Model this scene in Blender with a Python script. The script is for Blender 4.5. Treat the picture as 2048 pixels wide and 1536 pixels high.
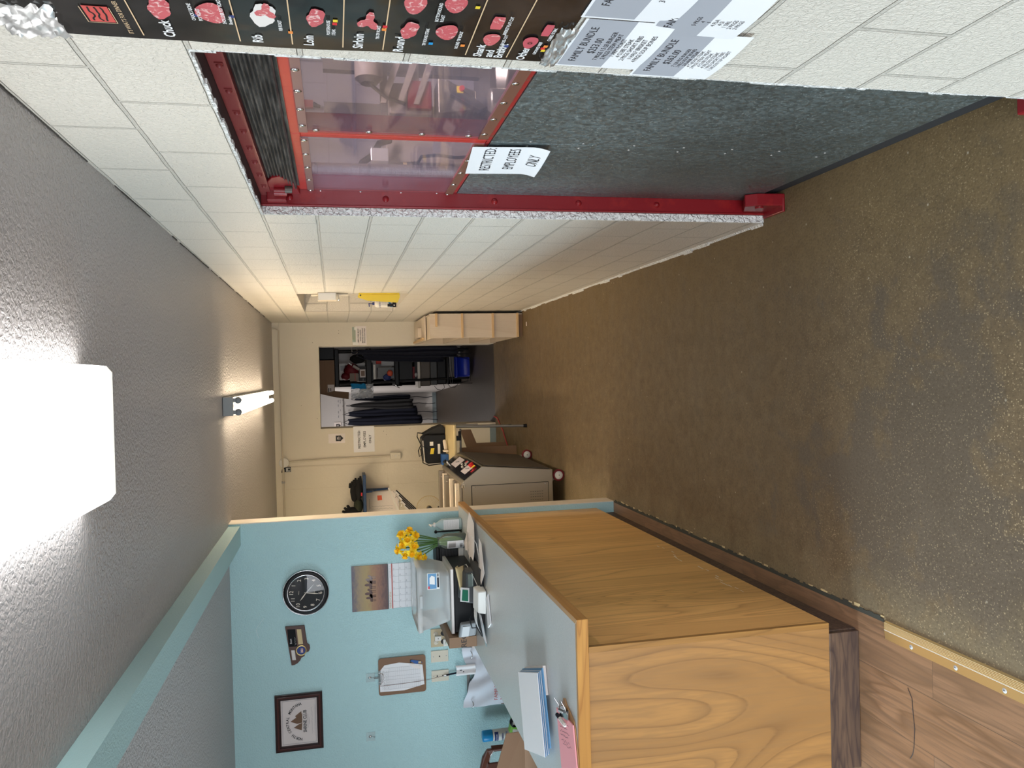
import bpy, bmesh, math, random
from mathutils import Vector, Matrix
from math import sin, cos, pi, radians
random.seed(7)
for o in list(bpy.data.objects): bpy.data.objects.remove(o)
sc = bpy.context.scene
COL = sc.collection
V = Vector

# ------------------------------------------------------------------ camera (a phone held sideways, so the picture lies on its side)
H, XR, YT, YB = 2.495, 0.6256, 5.225, 9.316
cd = bpy.data.cameras.new('camera'); cam = bpy.data.objects.new('camera', cd); COL.objects.link(cam)
_p, _y, _r = radians(12.3604), radians(-0.7416), radians(-1.5815)
fw = V((sin(_y), cos(_y), 0)); rt = V((cos(_y), -sin(_y), 0)); up = V((0, 0, 1))
D = cos(_p) * fw - sin(_p) * up; U0 = sin(_p) * fw + cos(_p) * up
Rv = cos(_r) * rt + sin(_r) * U0; Uv = -sin(_r) * rt + cos(_r) * U0
m = Matrix((-Uv, Rv, -D)).transposed().to_4x4(); m.translation = V((0, 0, 1.833))
cam.matrix_world = m
cd.sensor_fit = 'HORIZONTAL'; cd.sensor_width = 36; cd.lens = 1617.81 / 2048 * 36; cd.clip_start = .02
sc.camera = cam

# ------------------------------------------------------------------ light and exposure
w = bpy.data.worlds.new('world'); sc.world = w; w.use_nodes = True
w.node_tree.nodes['Background'].inputs[0].default_value = (.62, .78, 1, 1)
w.node_tree.nodes['Background'].inputs[1].default_value = .35
sc.view_settings.view_transform = 'Standard'; sc.view_settings.look = 'None'
sc.view_settings.gamma = 1; sc.view_settings.exposure = 1.25
def area(name, loc, rot, sx, sy, power, col, spread=180):
    l = bpy.data.lights.new(name, 'AREA'); l.shape = 'RECTANGLE'; l.size = sx; l.size_y = sy; l.energy = power; l.color = col; l.spread = radians(spread)
    o = bpy.data.objects.new(name, l); COL.objects.link(o); o.location = loc; o.rotation_euler = rot; return o
area('shop_window_daylight', (-1.25, -1.45, 1.45), (radians(66), 0, 0), 3.4, 1.7, 30, (.93, .96, 1), 105)
area('side_window_daylight', (-4.4, 2.6, 1.5), (radians(66), 0, radians(-90)), 2.4, 1.3, 42, (.74, .91, 1), 105)
area('workroom_lamp', (1.9, 3.4, 2.6), (0, 0, 0), 1.0, .3, 48, (1, .90, .95))
area('utility_room_lamp', (-1.7, 13.2, 2.7), (0, 0, 0), .6, .3, 22, (1, .93, .88))

# ------------------------------------------------------------------ materials
def nd(nt, t, **kw):
    n = nt.nodes.new(t)
    for k, v in kw.items():
        if k == 'inp':
            for a, b in v.items(): n.inputs[a].default_value = b
        else: setattr(n, k, v)
    return n
def base(name, col, rough=.5, metal=0., spec=.5, alpha=1, emit=None, es=1, trans=0, ior=1.45, coat=0, sheen=0):
    m = bpy.data.materials.new(name); m.use_nodes = True; nt = m.node_tree; b = nt.nodes['Principled BSDF']
    b.inputs['Base Color'].default_value = (*col, 1); b.inputs['Roughness'].default_value = rough
    b.inputs['Metallic'].default_value = metal; b.inputs['Specular IOR Level'].default_value = spec
    b.inputs['Alpha'].default_value = alpha; b.inputs['Transmission Weight'].default_value = trans; b.inputs['IOR'].default_value = ior
    b.inputs['Coat Weight'].default_value = coat; b.inputs['Sheen Weight'].default_value = sheen
    if emit: b.inputs['Emission Color'].default_value = (*emit, 1); b.inputs['Emission Strength'].default_value = es
    return m, nt, b
def coords(nt, scale=(1, 1, 1), rot=(0, 0, 0), loc=(0, 0, 0)):
    g = nd(nt, 'ShaderNodeNewGeometry'); mp = nd(nt, 'ShaderNodeMapping')
    mp.inputs['Scale'].default_value = scale; mp.inputs['Rotation'].default_value = rot; mp.inputs['Location'].default_value = loc
    nt.links.new(g.outputs['Position'], mp.inputs[0]); return mp.outputs[0]
def noise(nt, vec, s, det=3, rough=.5, dist=0):
    n = nd(nt, 'ShaderNodeTexNoise'); n.inputs['Scale'].default_value = s; n.inputs['Detail'].default_value = det
    n.inputs['Roughness'].default_value = rough; n.inputs['Distortion'].default_value = dist
    nt.links.new(vec, n.inputs['Vector']); return n.outputs['Fac']
def ramp(nt, fac, stops, interp='LINEAR'):
    r = nd(nt, 'ShaderNodeValToRGB'); r.color_ramp.interpolation = interp; e = r.color_ramp.elements
    while len(e) < len(stops): e.new(.5)
    for i, (p, c) in enumerate(stops):
        e[i].position = p; e[i].color = (*c, 1) if len(c) == 3 else c
    nt.links.new(fac, r.inputs[0]); return r.outputs[0]
def mix(nt, fac, a, b, mode='MIX'):
    x = nd(nt, 'ShaderNodeMix', data_type='RGBA', blend_type=mode)
    for s, v in ((0, fac), (6, a), (7, b)):
        if hasattr(v, 'is_output') or hasattr(v, 'links'): nt.links.new(v, x.inputs[s])
        else: x.inputs[s].default_value = v if s == 0 else (*v, 1)
    return x.outputs[2]
def math_(nt, op, a, b=0., c=None):
    x = nd(nt, 'ShaderNodeMath', operation=op)
    for i, v in enumerate((a, b, c)):
        if v is None: continue
        if hasattr(v, 'links'): nt.links.new(v, x.inputs[i])
        else: x.inputs[i].default_value = v
    return x.outputs[0]
def bump(nt, b, h, strength=.3, dist=.01, prev=None):
    x = nd(nt, 'ShaderNodeBump'); x.inputs['Strength'].default_value = strength; x.inputs['Distance'].default_value = dist
    nt.links.new(h, x.inputs['Height'])
    if prev: nt.links.new(prev, x.inputs['Normal'])
    nt.links.new(x.outputs[0], b.inputs['Normal']); return x.outputs[0]
BW = lambda v: (v, v, v)

def plain(name, col, rough=.5, bumpy=0, bs=60, **kw):
    m, nt, b = base(name, col, rough, **kw)
    if bumpy: bump(nt, b, noise(nt, coords(nt), bs, 2), bumpy, .004)
    return m
def stipple(name, col, rough, s1=70, strength=.5, var=.05, dist=.004):
    m, nt, b = base(name, col, rough); c = coords(nt)
    n = noise(nt, c, s1, 2, .5, .6); n2 = noise(nt, c, 2.3, 3)
    nt.links.new(mix(nt, n2, [x * (1 - var) for x in col], [min(1, x * (1 + var)) for x in col]), b.inputs['Base Color'])
    bump(nt, b, ramp(nt, n, [(.35, BW(0)), (.62, BW(1))]), strength, dist); return m
M = {}
M['ceiling'] = stipple('ceiling_paint', (.45, .43, .435), .40, 75, .8, .03)
M['teal'] = stipple('teal_wall_paint', (.43, .645, .665), .48, 110, .55, .03, .003)
M['teal_flat'] = stipple('teal_beam_paint', (.38, .58, .60), .45, 140, .3, .03, .002)
def block_mat():
    m, nt, b = base('painted_block', (.8, .77, .7), .38)
    g = nd(nt, 'ShaderNodeNewGeometry'); s = nd(nt, 'ShaderNodeSeparateXYZ'); nt.links.new(g.outputs['Position'], s.inputs[0])
    wob = noise(nt, coords(nt), 9, 2)
    c = nd(nt, 'ShaderNodeCombineXYZ')
    nt.links.new(math_(nt, 'ADD', math_(nt, 'ADD', s.outputs[1], s.outputs[0]), .07), c.inputs[0])
    nt.links.new(math_(nt, 'ADD', math_(nt, 'ADD', s.outputs[2], -.055), math_(nt, 'MULTIPLY', wob, .006)), c.inputs[1])
    br = nd(nt, 'ShaderNodeTexBrick'); nt.links.new(c.outputs[0], br.inputs['Vector'])
    for k, v in (('Scale', 1), ('Mortar Size', .0065), ('Mortar Smooth', .35), ('Brick Width', .4064), ('Row Height', .2032), ('Bias', 0)): br.inputs[k].default_value = v
    f = br.outputs['Fac']; cc = coords(nt)
    br2 = nd(nt, 'ShaderNodeTexBrick'); nt.links.new(c.outputs[0], br2.inputs['Vector'])
    for k, v in (('Scale', 1), ('Mortar Size', .0012), ('Mortar Smooth', .2), ('Brick Width', 40), ('Row Height', .2032), ('Bias', 0)): br2.inputs[k].default_value = v
    worn = math_(nt, 'MULTIPLY', br2.outputs['Fac'], ramp(nt, noise(nt, cc, 3, 4, .7), [(.42, BW(0)), (.6, BW(.5))]))
    stip = noise(nt, cc, 95, 2, .55, 1.2); big = noise(nt, cc, 1.3, 3)
    col = mix(nt, big, (.66, .615, .54), (.715, .67, .60))
    col = mix(nt, math_(nt, 'MULTIPLY', f, .6), col, (.50, .475, .42)); col = mix(nt, worn, col, (.42, .41, .38)); nt.links.new(col, b.inputs['Base Color'])  # mortar darkened to stand in for the shadow lines along the joints
    h = math_(nt, 'ADD', math_(nt, 'MULTIPLY', ramp(nt, stip, [(.3, BW(0)), (.68, BW(1))]), .21), math_(nt, 'MULTIPLY', math_(nt, 'SUBTRACT', 1, f), .75))
    bump(nt, b, h, 1.0, .010); return m
M['block'] = block_mat()
M['rough_white'] = stipple('rough_white_paint', (.82, .82, .80), .6, 60, 1, .05, .01)
M['backwall'] = stipple('beige_board_paint', (.66, .60, .49), .5, 30, .12, .04)
M['cream'] = plain('cream_edge_paint', (.80, .70, .58), .5, .2, 20)
M['white_paint'] = stipple('utility_wall_paint', (.55, .53, .52), .6, 12, .1, .05)
def concrete():
    m, nt, b = base('worn_concrete', (.2, .15, .1), .5, spec=.3); c = coords(nt)
    big = noise(nt, c, 1.1, 5, .6, .4); mid = noise(nt, c, 5, 5, .65, .3); fine = noise(nt, c, 90, 3, .6)
    g = nd(nt, 'ShaderNodeNewGeometry'); s = nd(nt, 'ShaderNodeSeparateXYZ'); nt.links.new(g.outputs['Position'], s.inputs[0])
    mott = noise(nt, c, 16, 4, .7, .5)
    brown = mix(nt, math_(nt, 'ADD', math_(nt, 'MULTIPLY', mid, .5), math_(nt, 'SUBTRACT', math_(nt, 'MULTIPLY', mott, 1.4), .45)), (.098, .068, .038), (.200, .143, .080))
    gray = mix(nt, mid, (.090, .070, .049), (.145, .113, .080))
    d = nd(nt, 'ShaderNodeVectorMath', operation='DISTANCE'); nt.links.new(g.outputs['Position'], d.inputs[0]); d.inputs[1].default_value = (-.50, 2.2, 0)
    msk = math_(nt, 'ADD', math_(nt, 'MULTIPLY', d.outputs['Value'], .55), math_(nt, 'MULTIPLY', math_(nt, 'SUBTRACT', mid, .5), 1.5))
    msk = math_(nt, 'ADD', msk, math_(nt, 'MULTIPLY', math_(nt, 'SUBTRACT', big, .5), 1.6))
    col = mix(nt, ramp(nt, msk, [(.24, BW(1)), (.40, BW(.2)), (.7, BW(0))]), brown, gray)
    # ochre wear against the block wall and along the plank edge
    wx = math_(nt, 'ADD', s.outputs[0], math_(nt, 'MULTIPLY', math_(nt, 'SUBTRACT', mid, .5), .45))
    col = mix(nt, ramp(nt, wx, [(.15, BW(0)), (.58, BW(.4))]), col, (.21, .145, .062))
    wl = math_(nt, 'MULTIPLY', math_(nt, 'ADD', wx, .0), -1)
    col = mix(nt, ramp(nt, wl, [(.70, BW(0)), (.86, BW(.45))]), col, (.25, .195, .11))
    v = nd(nt, 'ShaderNodeTexVoronoi'); v.inputs['Scale'].default_value = 190; nt.links.new(c, v.inputs['Vector'])
    cv = nd(nt, 'ShaderNodeSeparateColor'); nt.links.new(v.outputs['Color'], cv.inputs[0])
    sp = ramp(nt, math_(nt, 'DIVIDE', v.outputs['Distance'], math_(nt, 'ADD', math_(nt, 'MULTIPLY', math_(nt, 'POWER', cv.outputs[1], 2.5), 1.3), .35)), [(.0, BW(1)), (.42, BW(0))])
    near = ramp(nt, math_(nt, 'ADD', math_(nt, 'MULTIPLY', s.outputs[1], -.25), math_(nt, 'MULTIPLY', big, 1.6)), [(0, BW(.10)), (.40, BW(1))])
    keep = math_(nt, 'GREATER_THAN', cv.outputs[0], .42)
    f = math_(nt, 'MULTIPLY', math_(nt, 'MULTIPLY', sp, keep), near)
    col = mix(nt, math_(nt, 'MULTIPLY', f, .9), col, (.60, .47, .28))
    v2 = nd(nt, 'ShaderNodeTexVoronoi'); v2.inputs['Scale'].default_value = 24; nt.links.new(c, v2.inputs['Vector'])
    c2 = nd(nt, 'ShaderNodeSeparateColor'); nt.links.new(v2.outputs['Color'], c2.inputs[0])
    f2 = math_(nt, 'MULTIPLY', ramp(nt, v2.outputs['Distance'], [(0, BW(1)), (.13, BW(0))]), math_(nt, 'GREATER_THAN', c2.outputs[1], .88))
    col = mix(nt, math_(nt, 'MULTIPLY', f2, .8), col, (.62, .56, .44))
    col = mix(nt, ramp(nt, fine, [(.35, BW(.35)), (.5, BW(0))]), col, (.06, .045, .03))
    nt.links.new(col, b.inputs['Base Color'])
    nt.links.new(ramp(nt, mid, [(.3, BW(.48)), (.7, BW(.7))]), b.inputs['Roughness'])
    bump(nt, b, math_(nt, 'ADD', fine, math_(nt, 'MULTIPLY', mid, .8)), .35, .004); return m
M['concrete'] = concrete()
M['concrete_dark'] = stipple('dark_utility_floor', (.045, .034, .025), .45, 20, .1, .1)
def grain(name, c0, c1, c2, axis='z', bands=9, low=1.6, stretch=.16, rough=.4, seed=0, fine=1.0, thresh=.16):
    m, nt, b = base(name, c0, rough, coat=.15)
    st = {'z': (1, 1, stretch), 'y': (1, stretch, 1), 'x': (stretch, 1, 1)}[axis]
    c = coords(nt, st, loc=(seed, seed * .7, seed * .3))
    n = noise(nt, c, low, 1.5, .45, .35); rough_n = noise(nt, coords(nt, tuple(x * (1 if x == 1 else .35) for x in st)), 90, 2)
    t = math_(nt, 'FRACT', math_(nt, 'ADD', math_(nt, 'MULTIPLY', n, bands), math_(nt, 'MULTIPLY', rough_n, .10)))
    band = ramp(nt, t, [(0, BW(.9)), (thresh, BW(.30)), (.5, BW(0)), (.93, BW(.2)), (1, BW(1))])
    patch = ramp(nt, math_(nt, 'FRACT', math_(nt, 'MULTIPLY', n, bands / 4.3)), [(.45, BW(0)), (.5, BW(.38)), (.9, BW(.38)), (.95, BW(0))])
    col = mix(nt, patch, mix(nt, band, c0, c1), c1)
    col = mix(nt, ramp(nt, rough_n, [(.38, BW(.55 * fine)), (.55, BW(0))]), col, c2)
    nt.links.new(col, b.inputs['Base Color']); bump(nt, b, rough_n, .08, .002); return m
M['ply'] = grain('oak_plywood', (.86, .50, .165), (.52, .27, .085), (.66, .37, .12), 'z', 34, 3.0, .10, .42, 3.1)
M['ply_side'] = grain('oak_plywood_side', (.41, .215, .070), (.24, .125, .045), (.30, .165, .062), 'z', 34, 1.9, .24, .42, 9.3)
M['oak'] = grain('oak_nosing', (.56, .29, .075), (.36, .16, .04), (.40, .19, .05), 'x', 10, 9, .06, .3, 1)
M['oak_y'] = grain('oak_nosing_long', (.56, .29, .075), (.36, .16, .04), (.40, .19, .05), 'y', 10, 9, .06, .3, 2)
M['oak_z'] = grain('oak_edge_strip', (.46, .24, .065), (.22, .11, .03), (.28, .14, .04), 'z', 6, 20, .06, .4, 2)
M['pine'] = grain('bare_plywood', (.62, .53, .42), (.56, .46, .35), (.5, .41, .31), 'z', 5, 2, .2, .6, 2, .4)
M['pine_edge'] = plain('plywood_edge', (.60, .40, .20), .6, .2)
def planks():
    m, nt, b = base('vinyl_plank', (.3, .2, .13), .38)
    g = nd(nt, 'ShaderNodeNewGeometry'); s = nd(nt, 'ShaderNodeSeparateXYZ'); nt.links.new(g.outputs['Position'], s.inputs[0])
    c = nd(nt, 'ShaderNodeCombineXYZ')
    nt.links.new(math_(nt, 'ADD', s.outputs[1], .22), c.inputs[0]); nt.links.new(math_(nt, 'ADD', s.outputs[0], .885 + 1.83), c.inputs[1])
    br = nd(nt, 'ShaderNodeTexBrick'); nt.links.new(c.outputs[0], br.inputs['Vector'])
    for k, v in (('Scale', 1), ('Mortar Size', .0008), ('Mortar Smooth', .1), ('Brick Width', 1.22), ('Row Height', .183), ('Bias', 0)): br.inputs[k].default_value = v
    br.offset = .37
    br.inputs['Color1'].default_value = (0, 0, 0, 1); br.inputs['Color2'].default_value = (1, 1, 1, 1)
    cr = nd(nt, 'ShaderNodeSeparateColor'); nt.links.new(br.outputs['Color'], cr.inputs[0])
    off = nd(nt, 'ShaderNodeCombineXYZ'); nt.links.new(math_(nt, 'MULTIPLY', cr.outputs[0], 7), off.inputs[0]); nt.links.new(math_(nt, 'MULTIPLY', cr.outputs[0], 3), off.inputs[2])
    va = nd(nt, 'ShaderNodeVectorMath', operation='ADD'); nt.links.new(coords(nt, (1, .13, 1)), va.inputs[0]); nt.links.new(off.outputs[0], va.inputs[1])
    n = noise(nt, va.outputs[0], 5.5, 3, .5, .8); fi = noise(nt, coords(nt, (1, .05, 1)), 110, 2)
    t = math_(nt, 'FRACT', math_(nt, 'MULTIPLY', n, 9))
    col = mix(nt, ramp(nt, t, [(0, BW(.9)), (.35, BW(.2)), (.8, BW(0)), (1, BW(.9))]), (.28, .15, .078), (.155, .08, .038))
    col = mix(nt, math_(nt, 'MULTIPLY', cr.outputs[0], .4), col, (.27, .18, .12))
    col = mix(nt, ramp(nt, fi, [(.36, BW(.6)), (.55, BW(0))]), col, (.17, .10, .06))
    col = mix(nt, br.outputs['Fac'], col, (.09, .06, .04))
    nt.links.new(col, b.inputs['Base Color']); bump(nt, b, fi, .15, .002); return m
M['planks'] = planks()
def counter_top():
    m, nt, b = base('grey_laminate', (.38, .40, .41), .27); c = coords(nt)
    nt.links.new(mix(nt, noise(nt, c, 260, 2), (.455, .46, .45), (.60, .60, .585)), b.inputs['Base Color'])
    bump(nt, b, noise(nt, c, 350, 1), .06, .001); return m
M['counter'] = counter_top()
def galv():
    m, nt, b = base('galvanised_sheet', (.3, .34, .35), .42, .85); c = coords(nt, (1, 1, .8))
    v = nd(nt, 'ShaderNodeTexVoronoi'); v.inputs['Scale'].default_value = 110; nt.links.new(c, v.inputs['Vector'])
    sp = nd(nt, 'ShaderNodeSeparateColor'); nt.links.new(v.outputs['Color'], sp.inputs[0])
    n = noise(nt, coords(nt), 2.2, 4); n2 = noise(nt, coords(nt), 170, 2, .7)
    col = mix(nt, sp.outputs[0], (.18, .225, .235), (.26, .31, .32))
    col = mix(nt, ramp(nt, n, [(.35, BW(.5)), (.6, BW(0))]), col, (.12, .135, .13))
    col = mix(nt, ramp(nt, n2, [(.62, BW(0)), (.70, BW(.9))]), col, (.75, .82, .82))
    nt.links.new(col, b.inputs['Base Color']); nt.links.new(ramp(nt, sp.outputs[1], [(0, BW(.34)), (1, BW(.55))]), b.inputs['Roughness'])
    bump(nt, b, n2, .06, .001); return m
M['galv'] = galv()
def scuffed(name, a, bcol, rough=.35, s=14, lo=.55, hi=.62, metal=0):
    m, nt, b = base(name, a, rough, metal); c = coords(nt)
    nt.links.new(mix(nt, ramp(nt, noise(nt, c, s, 6, .7), [(lo, BW(0)), (hi, BW(1))]), a, bcol), b.inputs['Base Color'])
    bump(nt, b, noise(nt, c, 25, 3), .15, .003); return m
M['red'] = scuffed('red_gloss_paint', (.215, .009, .014), (.26, .014, .016), .3)
M['red_old'] = scuffed('chipped_red_paint', (.32, .02, .018), (.13, .075, .05), .4, 30, .55, .66)
M['red_bright'] = scuffed('bright_red_paint', (.46, .028, .02), (.40, .02, .02), .3)
M['red_dull'] = scuffed('dull_red_beam', (.21, .030, .028), (.24, .035, .03), .5)
def rubber():
    m, nt, b = base('ribbed_rubber', (.03, .03, .03), .42); c = coords(nt, (1, .12, 1))
    n = noise(nt, c, 60, 4, .7); nt.links.new(mix(nt, ramp(nt, n, [(.45, BW(0)), (.75, BW(1))]), (.022, .022, .022), (.13, .12, .11)), b.inputs['Base Color']); return m
M['rubber'] = rubber()
def pane():
    m = bpy.data.materials.new('hazy_plexiglass'); m.use_nodes = True; nt = m.node_tree; nt.nodes.clear()
    o = nd(nt, 'ShaderNodeOutputMaterial'); t = nd(nt, 'ShaderNodeBsdfTransparent'); t.inputs[0].default_value = (.90, .87, .91, 1)
    g = nd(nt, 'ShaderNodeBsdfGlossy'); g.inputs['Roughness'].default_value = .04
    d = nd(nt, 'ShaderNodeBsdfDiffuse'); d.inputs[0].default_value = (.55, .48, .58, 1)
    fr = nd(nt, 'ShaderNodeFresnel'); fr.inputs[0].default_value = 1.45
    a = nd(nt, 'ShaderNodeMixShader'); nt.links.new(math_(nt, 'MULTIPLY', fr.outputs[0], .55), a.inputs[0]); nt.links.new(t.outputs[0], a.inputs[1]); nt.links.new(g.outputs[0], a.inputs[2])
    hz = ramp(nt, noise(nt, coords(nt), 3, 4), [(.3, BW(.02)), (.7, BW(.10))])
    b2 = nd(nt, 'ShaderNodeMixShader'); nt.links.new(hz, b2.inputs[0]); nt.links.new(a.outputs[0], b2.inputs[1]); nt.links.new(d.outputs[0], b2.inputs[2])
    nt.links.new(b2.outputs[0], o.inputs[0]); return m
M['pane'] = pane()
def clearish(name, col, haze, hcol, rough=.08):
    m = bpy.data.materials.new(name); m.use_nodes = True; nt = m.node_tree; nt.nodes.clear()
    o = nd(nt, 'ShaderNodeOutputMaterial'); t = nd(nt, 'ShaderNodeBsdfTransparent'); t.inputs[0].default_value = (*col, 1)
    g = nd(nt, 'ShaderNodeBsdfGlossy'); g.inputs['Roughness'].default_value = rough
    d = nd(nt, 'ShaderNodeBsdfDiffuse'); d.inputs[0].default_value = (*hcol, 1)
    fr = nd(nt, 'ShaderNodeFresnel'); fr.inputs[0].default_value = 1.45
    a = nd(nt, 'ShaderNodeMixShader'); nt.links.new(fr.outputs[0], a.inputs[0]); nt.links.new(t.outputs[0], a.inputs[1]); nt.links.new(g.outputs[0], a.inputs[2])
    b2 = nd(nt, 'ShaderNodeMixShader'); b2.inputs[0].default_value = haze; nt.links.new(a.outputs[0], b2.inputs[1]); nt.links.new(d.outputs[0], b2.inputs[2])
    nt.links.new(b2.outputs[0], o.inputs[0]); return m
M['tub'] = clearish('cloudy_clear_plastic', (.95, .97, .97), .42, (.78, .80, .80), .15)
M['clear'] = clearish('clear_glass', (.93, .98, .95), .08, (.7, .8, .75), .03)
M['wrap'] = clearish('shrink_wrap', (.92, .92, .92), .10, (.7, .7, .7), .35)
M['clear_blue'] = clearish('clear_gel', (.90, .97, .97), .38, (.80, .92, .93), .08)
M['bag_clear'] = clearish('clear_bag', (.9, .93, .96), .5, (.75, .8, .86), .2)
M['glass_face'] = clearish('clock_glass', (1, 1, 1), .0, (1, 1, 1), .01)
for n, c, r, kw in [
    ('white', (.80, .80, .80), .5, {}), ('paper', (.80, .80, .82), .7, {}), ('paper_blue', (.70, .74, .82), .7, {}), ('paper_pinkish', (.80, .73, .70), .7, {}),
    ('flyer_grey', (.36, .37, .41), .7, {}), ('ink', (.02, .02, .025), .6, {}), ('ink_blue', (.03, .05, .2), .6, {}), ('ink_grey', (.25, .25, .28), .7, {}), ('ink_red', (.55, .06, .05), .6, {}),
    ('black', (.007, .007, .008), .45, {'spec': .3}), ('black_gloss', (.01, .01, .012), .12, {}), ('black_matte', (.02, .02, .022), .8, {}), ('dark_grey', (.07, .075, .08), .5, {}),
    ('mid_grey', (.20, .21, .22), .5, {}), ('light_grey', (.45, .46, .47), .5, {}), ('navy', (.004, .006, .018), .85, {}), ('navy2', (.012, .016, .028), .85, {}),
    ('blue', (.02, .09, .30), .45, {}), ('blue_shelf', (.02, .055, .14), .45, {}), ('blue_bright', (.01, .28, .62), .35, {}), ('blue_crate', (.01, .03, .42), .35, {}),
    ('folder_blue', (.12, .30, .52), .5, {}), ('teal_file', (.3, .5, .55), .5, {}), ('green', (.20, .45, .06), .45, {}), ('dark_green', (.01, .16, .09), .5, {}),
    ('yellow', (.80, .60, .04), .45, {}), ('petal', (.95, .62, .01), .55, {}), ('petal2', (1, .75, .03), .55, {}), ('trumpet', (.95, .52, .008), .55, {}), ('stem', (.07, .16, .04), .5, {}), ('stem2', (.25, .32, .08), .5, {}),
    ('orange_red', (.80, .13, .06), .5, {}), ('pink', (.82, .35, .38), .65, {}), ('red_plain', (.62, .02, .03), .4, {}), ('orange', (.8, .25, .04), .5, {}),
    ('cardboard', (.25, .15, .09), .75, {}), ('cardboard_dark', (.20, .12, .07), .75, {}), ('cardboard2', (.22, .15, .09), .75, {}), ('wood_dark', (.075, .022, .012), .3, {'coat': .3}), ('mahogany', (.025, .007, .006), .25, {'coat': .4}), ('mahogany2', (.055, .014, .011), .25, {'coat': .4}),
    ('hardboard', (.20, .105, .055), .45, {}), ('hardboard2', (.42, .22, .09), .45, {}), ('walnut', (.085, .040, .030), .35, {'coat': .3}),
    ('chrome', (.7, .7, .72), .18, {'metal': 1}), ('steel', (.38, .34, .28), .36, {'metal': .9}), ('steel2', (.34, .30, .25), .42, {'metal': .9}), ('dull_steel', (.30, .29, .28), .5, {'metal': .8}),
    ('gold', (.75, .55, .22), .3, {'metal': .9}), ('gold_flat', (.58, .45, .24), .45, {}), ('silver_flat', (.55, .52, .50), .35, {'metal': .5}), ('brass_strip', (.85, .66, .32), .33, {'metal': .9}),
    ('plate_ivory', (.66, .61, .50), .45, {}), ('plate_tan', (.52, .43, .28), .45, {}), ('off_white_plastic', (.72, .70, .66), .4, {}), ('conduit', (.60, .53, .42), .5, {}),
    ('maroon', (.16, .006, .012), .6, {}), ('cutting', (.62, .50, .27), .45, {}), ('rust_strip', (.20, .085, .055), .5, {'metal': .3}), ('rose_strip', (.26, .14, .13), .4, {'metal': .3}), ('gloves', (.009, .009, .01), .95, {}), ('olive', (.03, .035, .02), .9, {}),
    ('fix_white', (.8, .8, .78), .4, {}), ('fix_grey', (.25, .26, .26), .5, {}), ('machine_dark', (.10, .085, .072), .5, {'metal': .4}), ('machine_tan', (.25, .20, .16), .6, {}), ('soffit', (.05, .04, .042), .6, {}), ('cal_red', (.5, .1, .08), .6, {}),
    ('bluegrey', (.20, .25, .27), .6, {}), ('caulk', (.05, .045, .04), .9, {}), ('dirt', (.045, .045, .035), .9, {}), ('tape', (.8, .78, .72), .3, {}), ('lilac', (.62, .58, .66), .5, {}), ('cord_pink', (.65, .08, .10), .5, {}), ('peach_lbl', (.7, .5, .3), .5, {})]:
    M[n] = plain(n, c, r, **kw)
M['lens'] = base('lit_prismatic_lens', (.9, .9, .9), .4, emit=(1, .99, .96), es=.85)[0]
M['lens_side'] = base('lit_lens_side', (.9, .9, .9), .4, emit=(1, .99, .96), es=5.6)[0]
M['lens_edge'] = base('lens_edge', (.75, .75, .70), .35, emit=(1, .98, .9), es=.35)[0]
M['tube'] = base('lit_fluorescent_tube', (1, 1, 1), .4, emit=(1, .80, .55), es=13.5)[0]
def meat():
    m, nt, b = base('printed_meat', (.6, .12, .14), .25); c = coords(nt)
    n = noise(nt, c, 55, 4, .6, 1.5); k = noise(nt, c, 16, 2)
    col = mix(nt, k, (.52, .075, .10), (.66, .16, .17))
    col = mix(nt, ramp(nt, n, [(.56, BW(0)), (.64, BW(.75))]), col, (.85, .62, .60)); nt.links.new(col, b.inputs['Base Color']); return m
M['meat'] = meat()
M['fat'] = plain('printed_fat', (.78, .74, .72), .25)
M['meat_dark'] = plain('printed_mince', (.55, .10, .13), .3)
def poster_black():
    m, nt, b = base('poster_black_print', (.008, .008, .01), .12); c = coords(nt)
    n = noise(nt, c, 6, 4, .6, 1); nt.links.new(ramp(nt, n, [(.3, BW(.006)), (.75, (.035, .030, .028))]), b.inputs['Base Color'])
    bump(nt, b, noise(nt, c, 9, 2), .12, .01); return m
M['poster'] = poster_black()
def painting():
    m, nt, b = base('calendar_painting', (.5, .35, .25), .5)
    g = nd(nt, 'ShaderNodeNewGeometry'); s = nd(nt, 'ShaderNodeSeparateXYZ'); nt.links.new(g.outputs['Position'], s.inputs[0])
    z = nd(nt, 'ShaderNodeMapRange'); nt.links.new(s.outputs[2], z.inputs[0]); z.inputs[1].default_value = 1.535; z.inputs[2].default_value = 1.76
    n = noise(nt, coords(nt, (1, 1, 2.5)), 22, 4, .6, 1)
    zz = math_(nt, 'ADD', z.outputs[0], math_(nt, 'MULTIPLY', math_(nt, 'SUBTRACT', n, .5), .35))
    col = ramp(nt, zz, [(.05, (.12, .07, .07)), (.28, (.30, .15, .10)), (.42, (.36, .20, .11)), (.58, (.40, .29, .13)), (.80, (.34, .25, .15)), (.98, (.15, .13, .16))])
    nt.links.new(col, b.inputs['Base Color']); return m
M['painting'] = painting()
M['weathered'] = grain('weathered_toe_board', (.13, .078, .048), (.055, .032, .024), (.035, .02, .02), 'x', 14, 4, .3, .7, 4)

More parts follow.
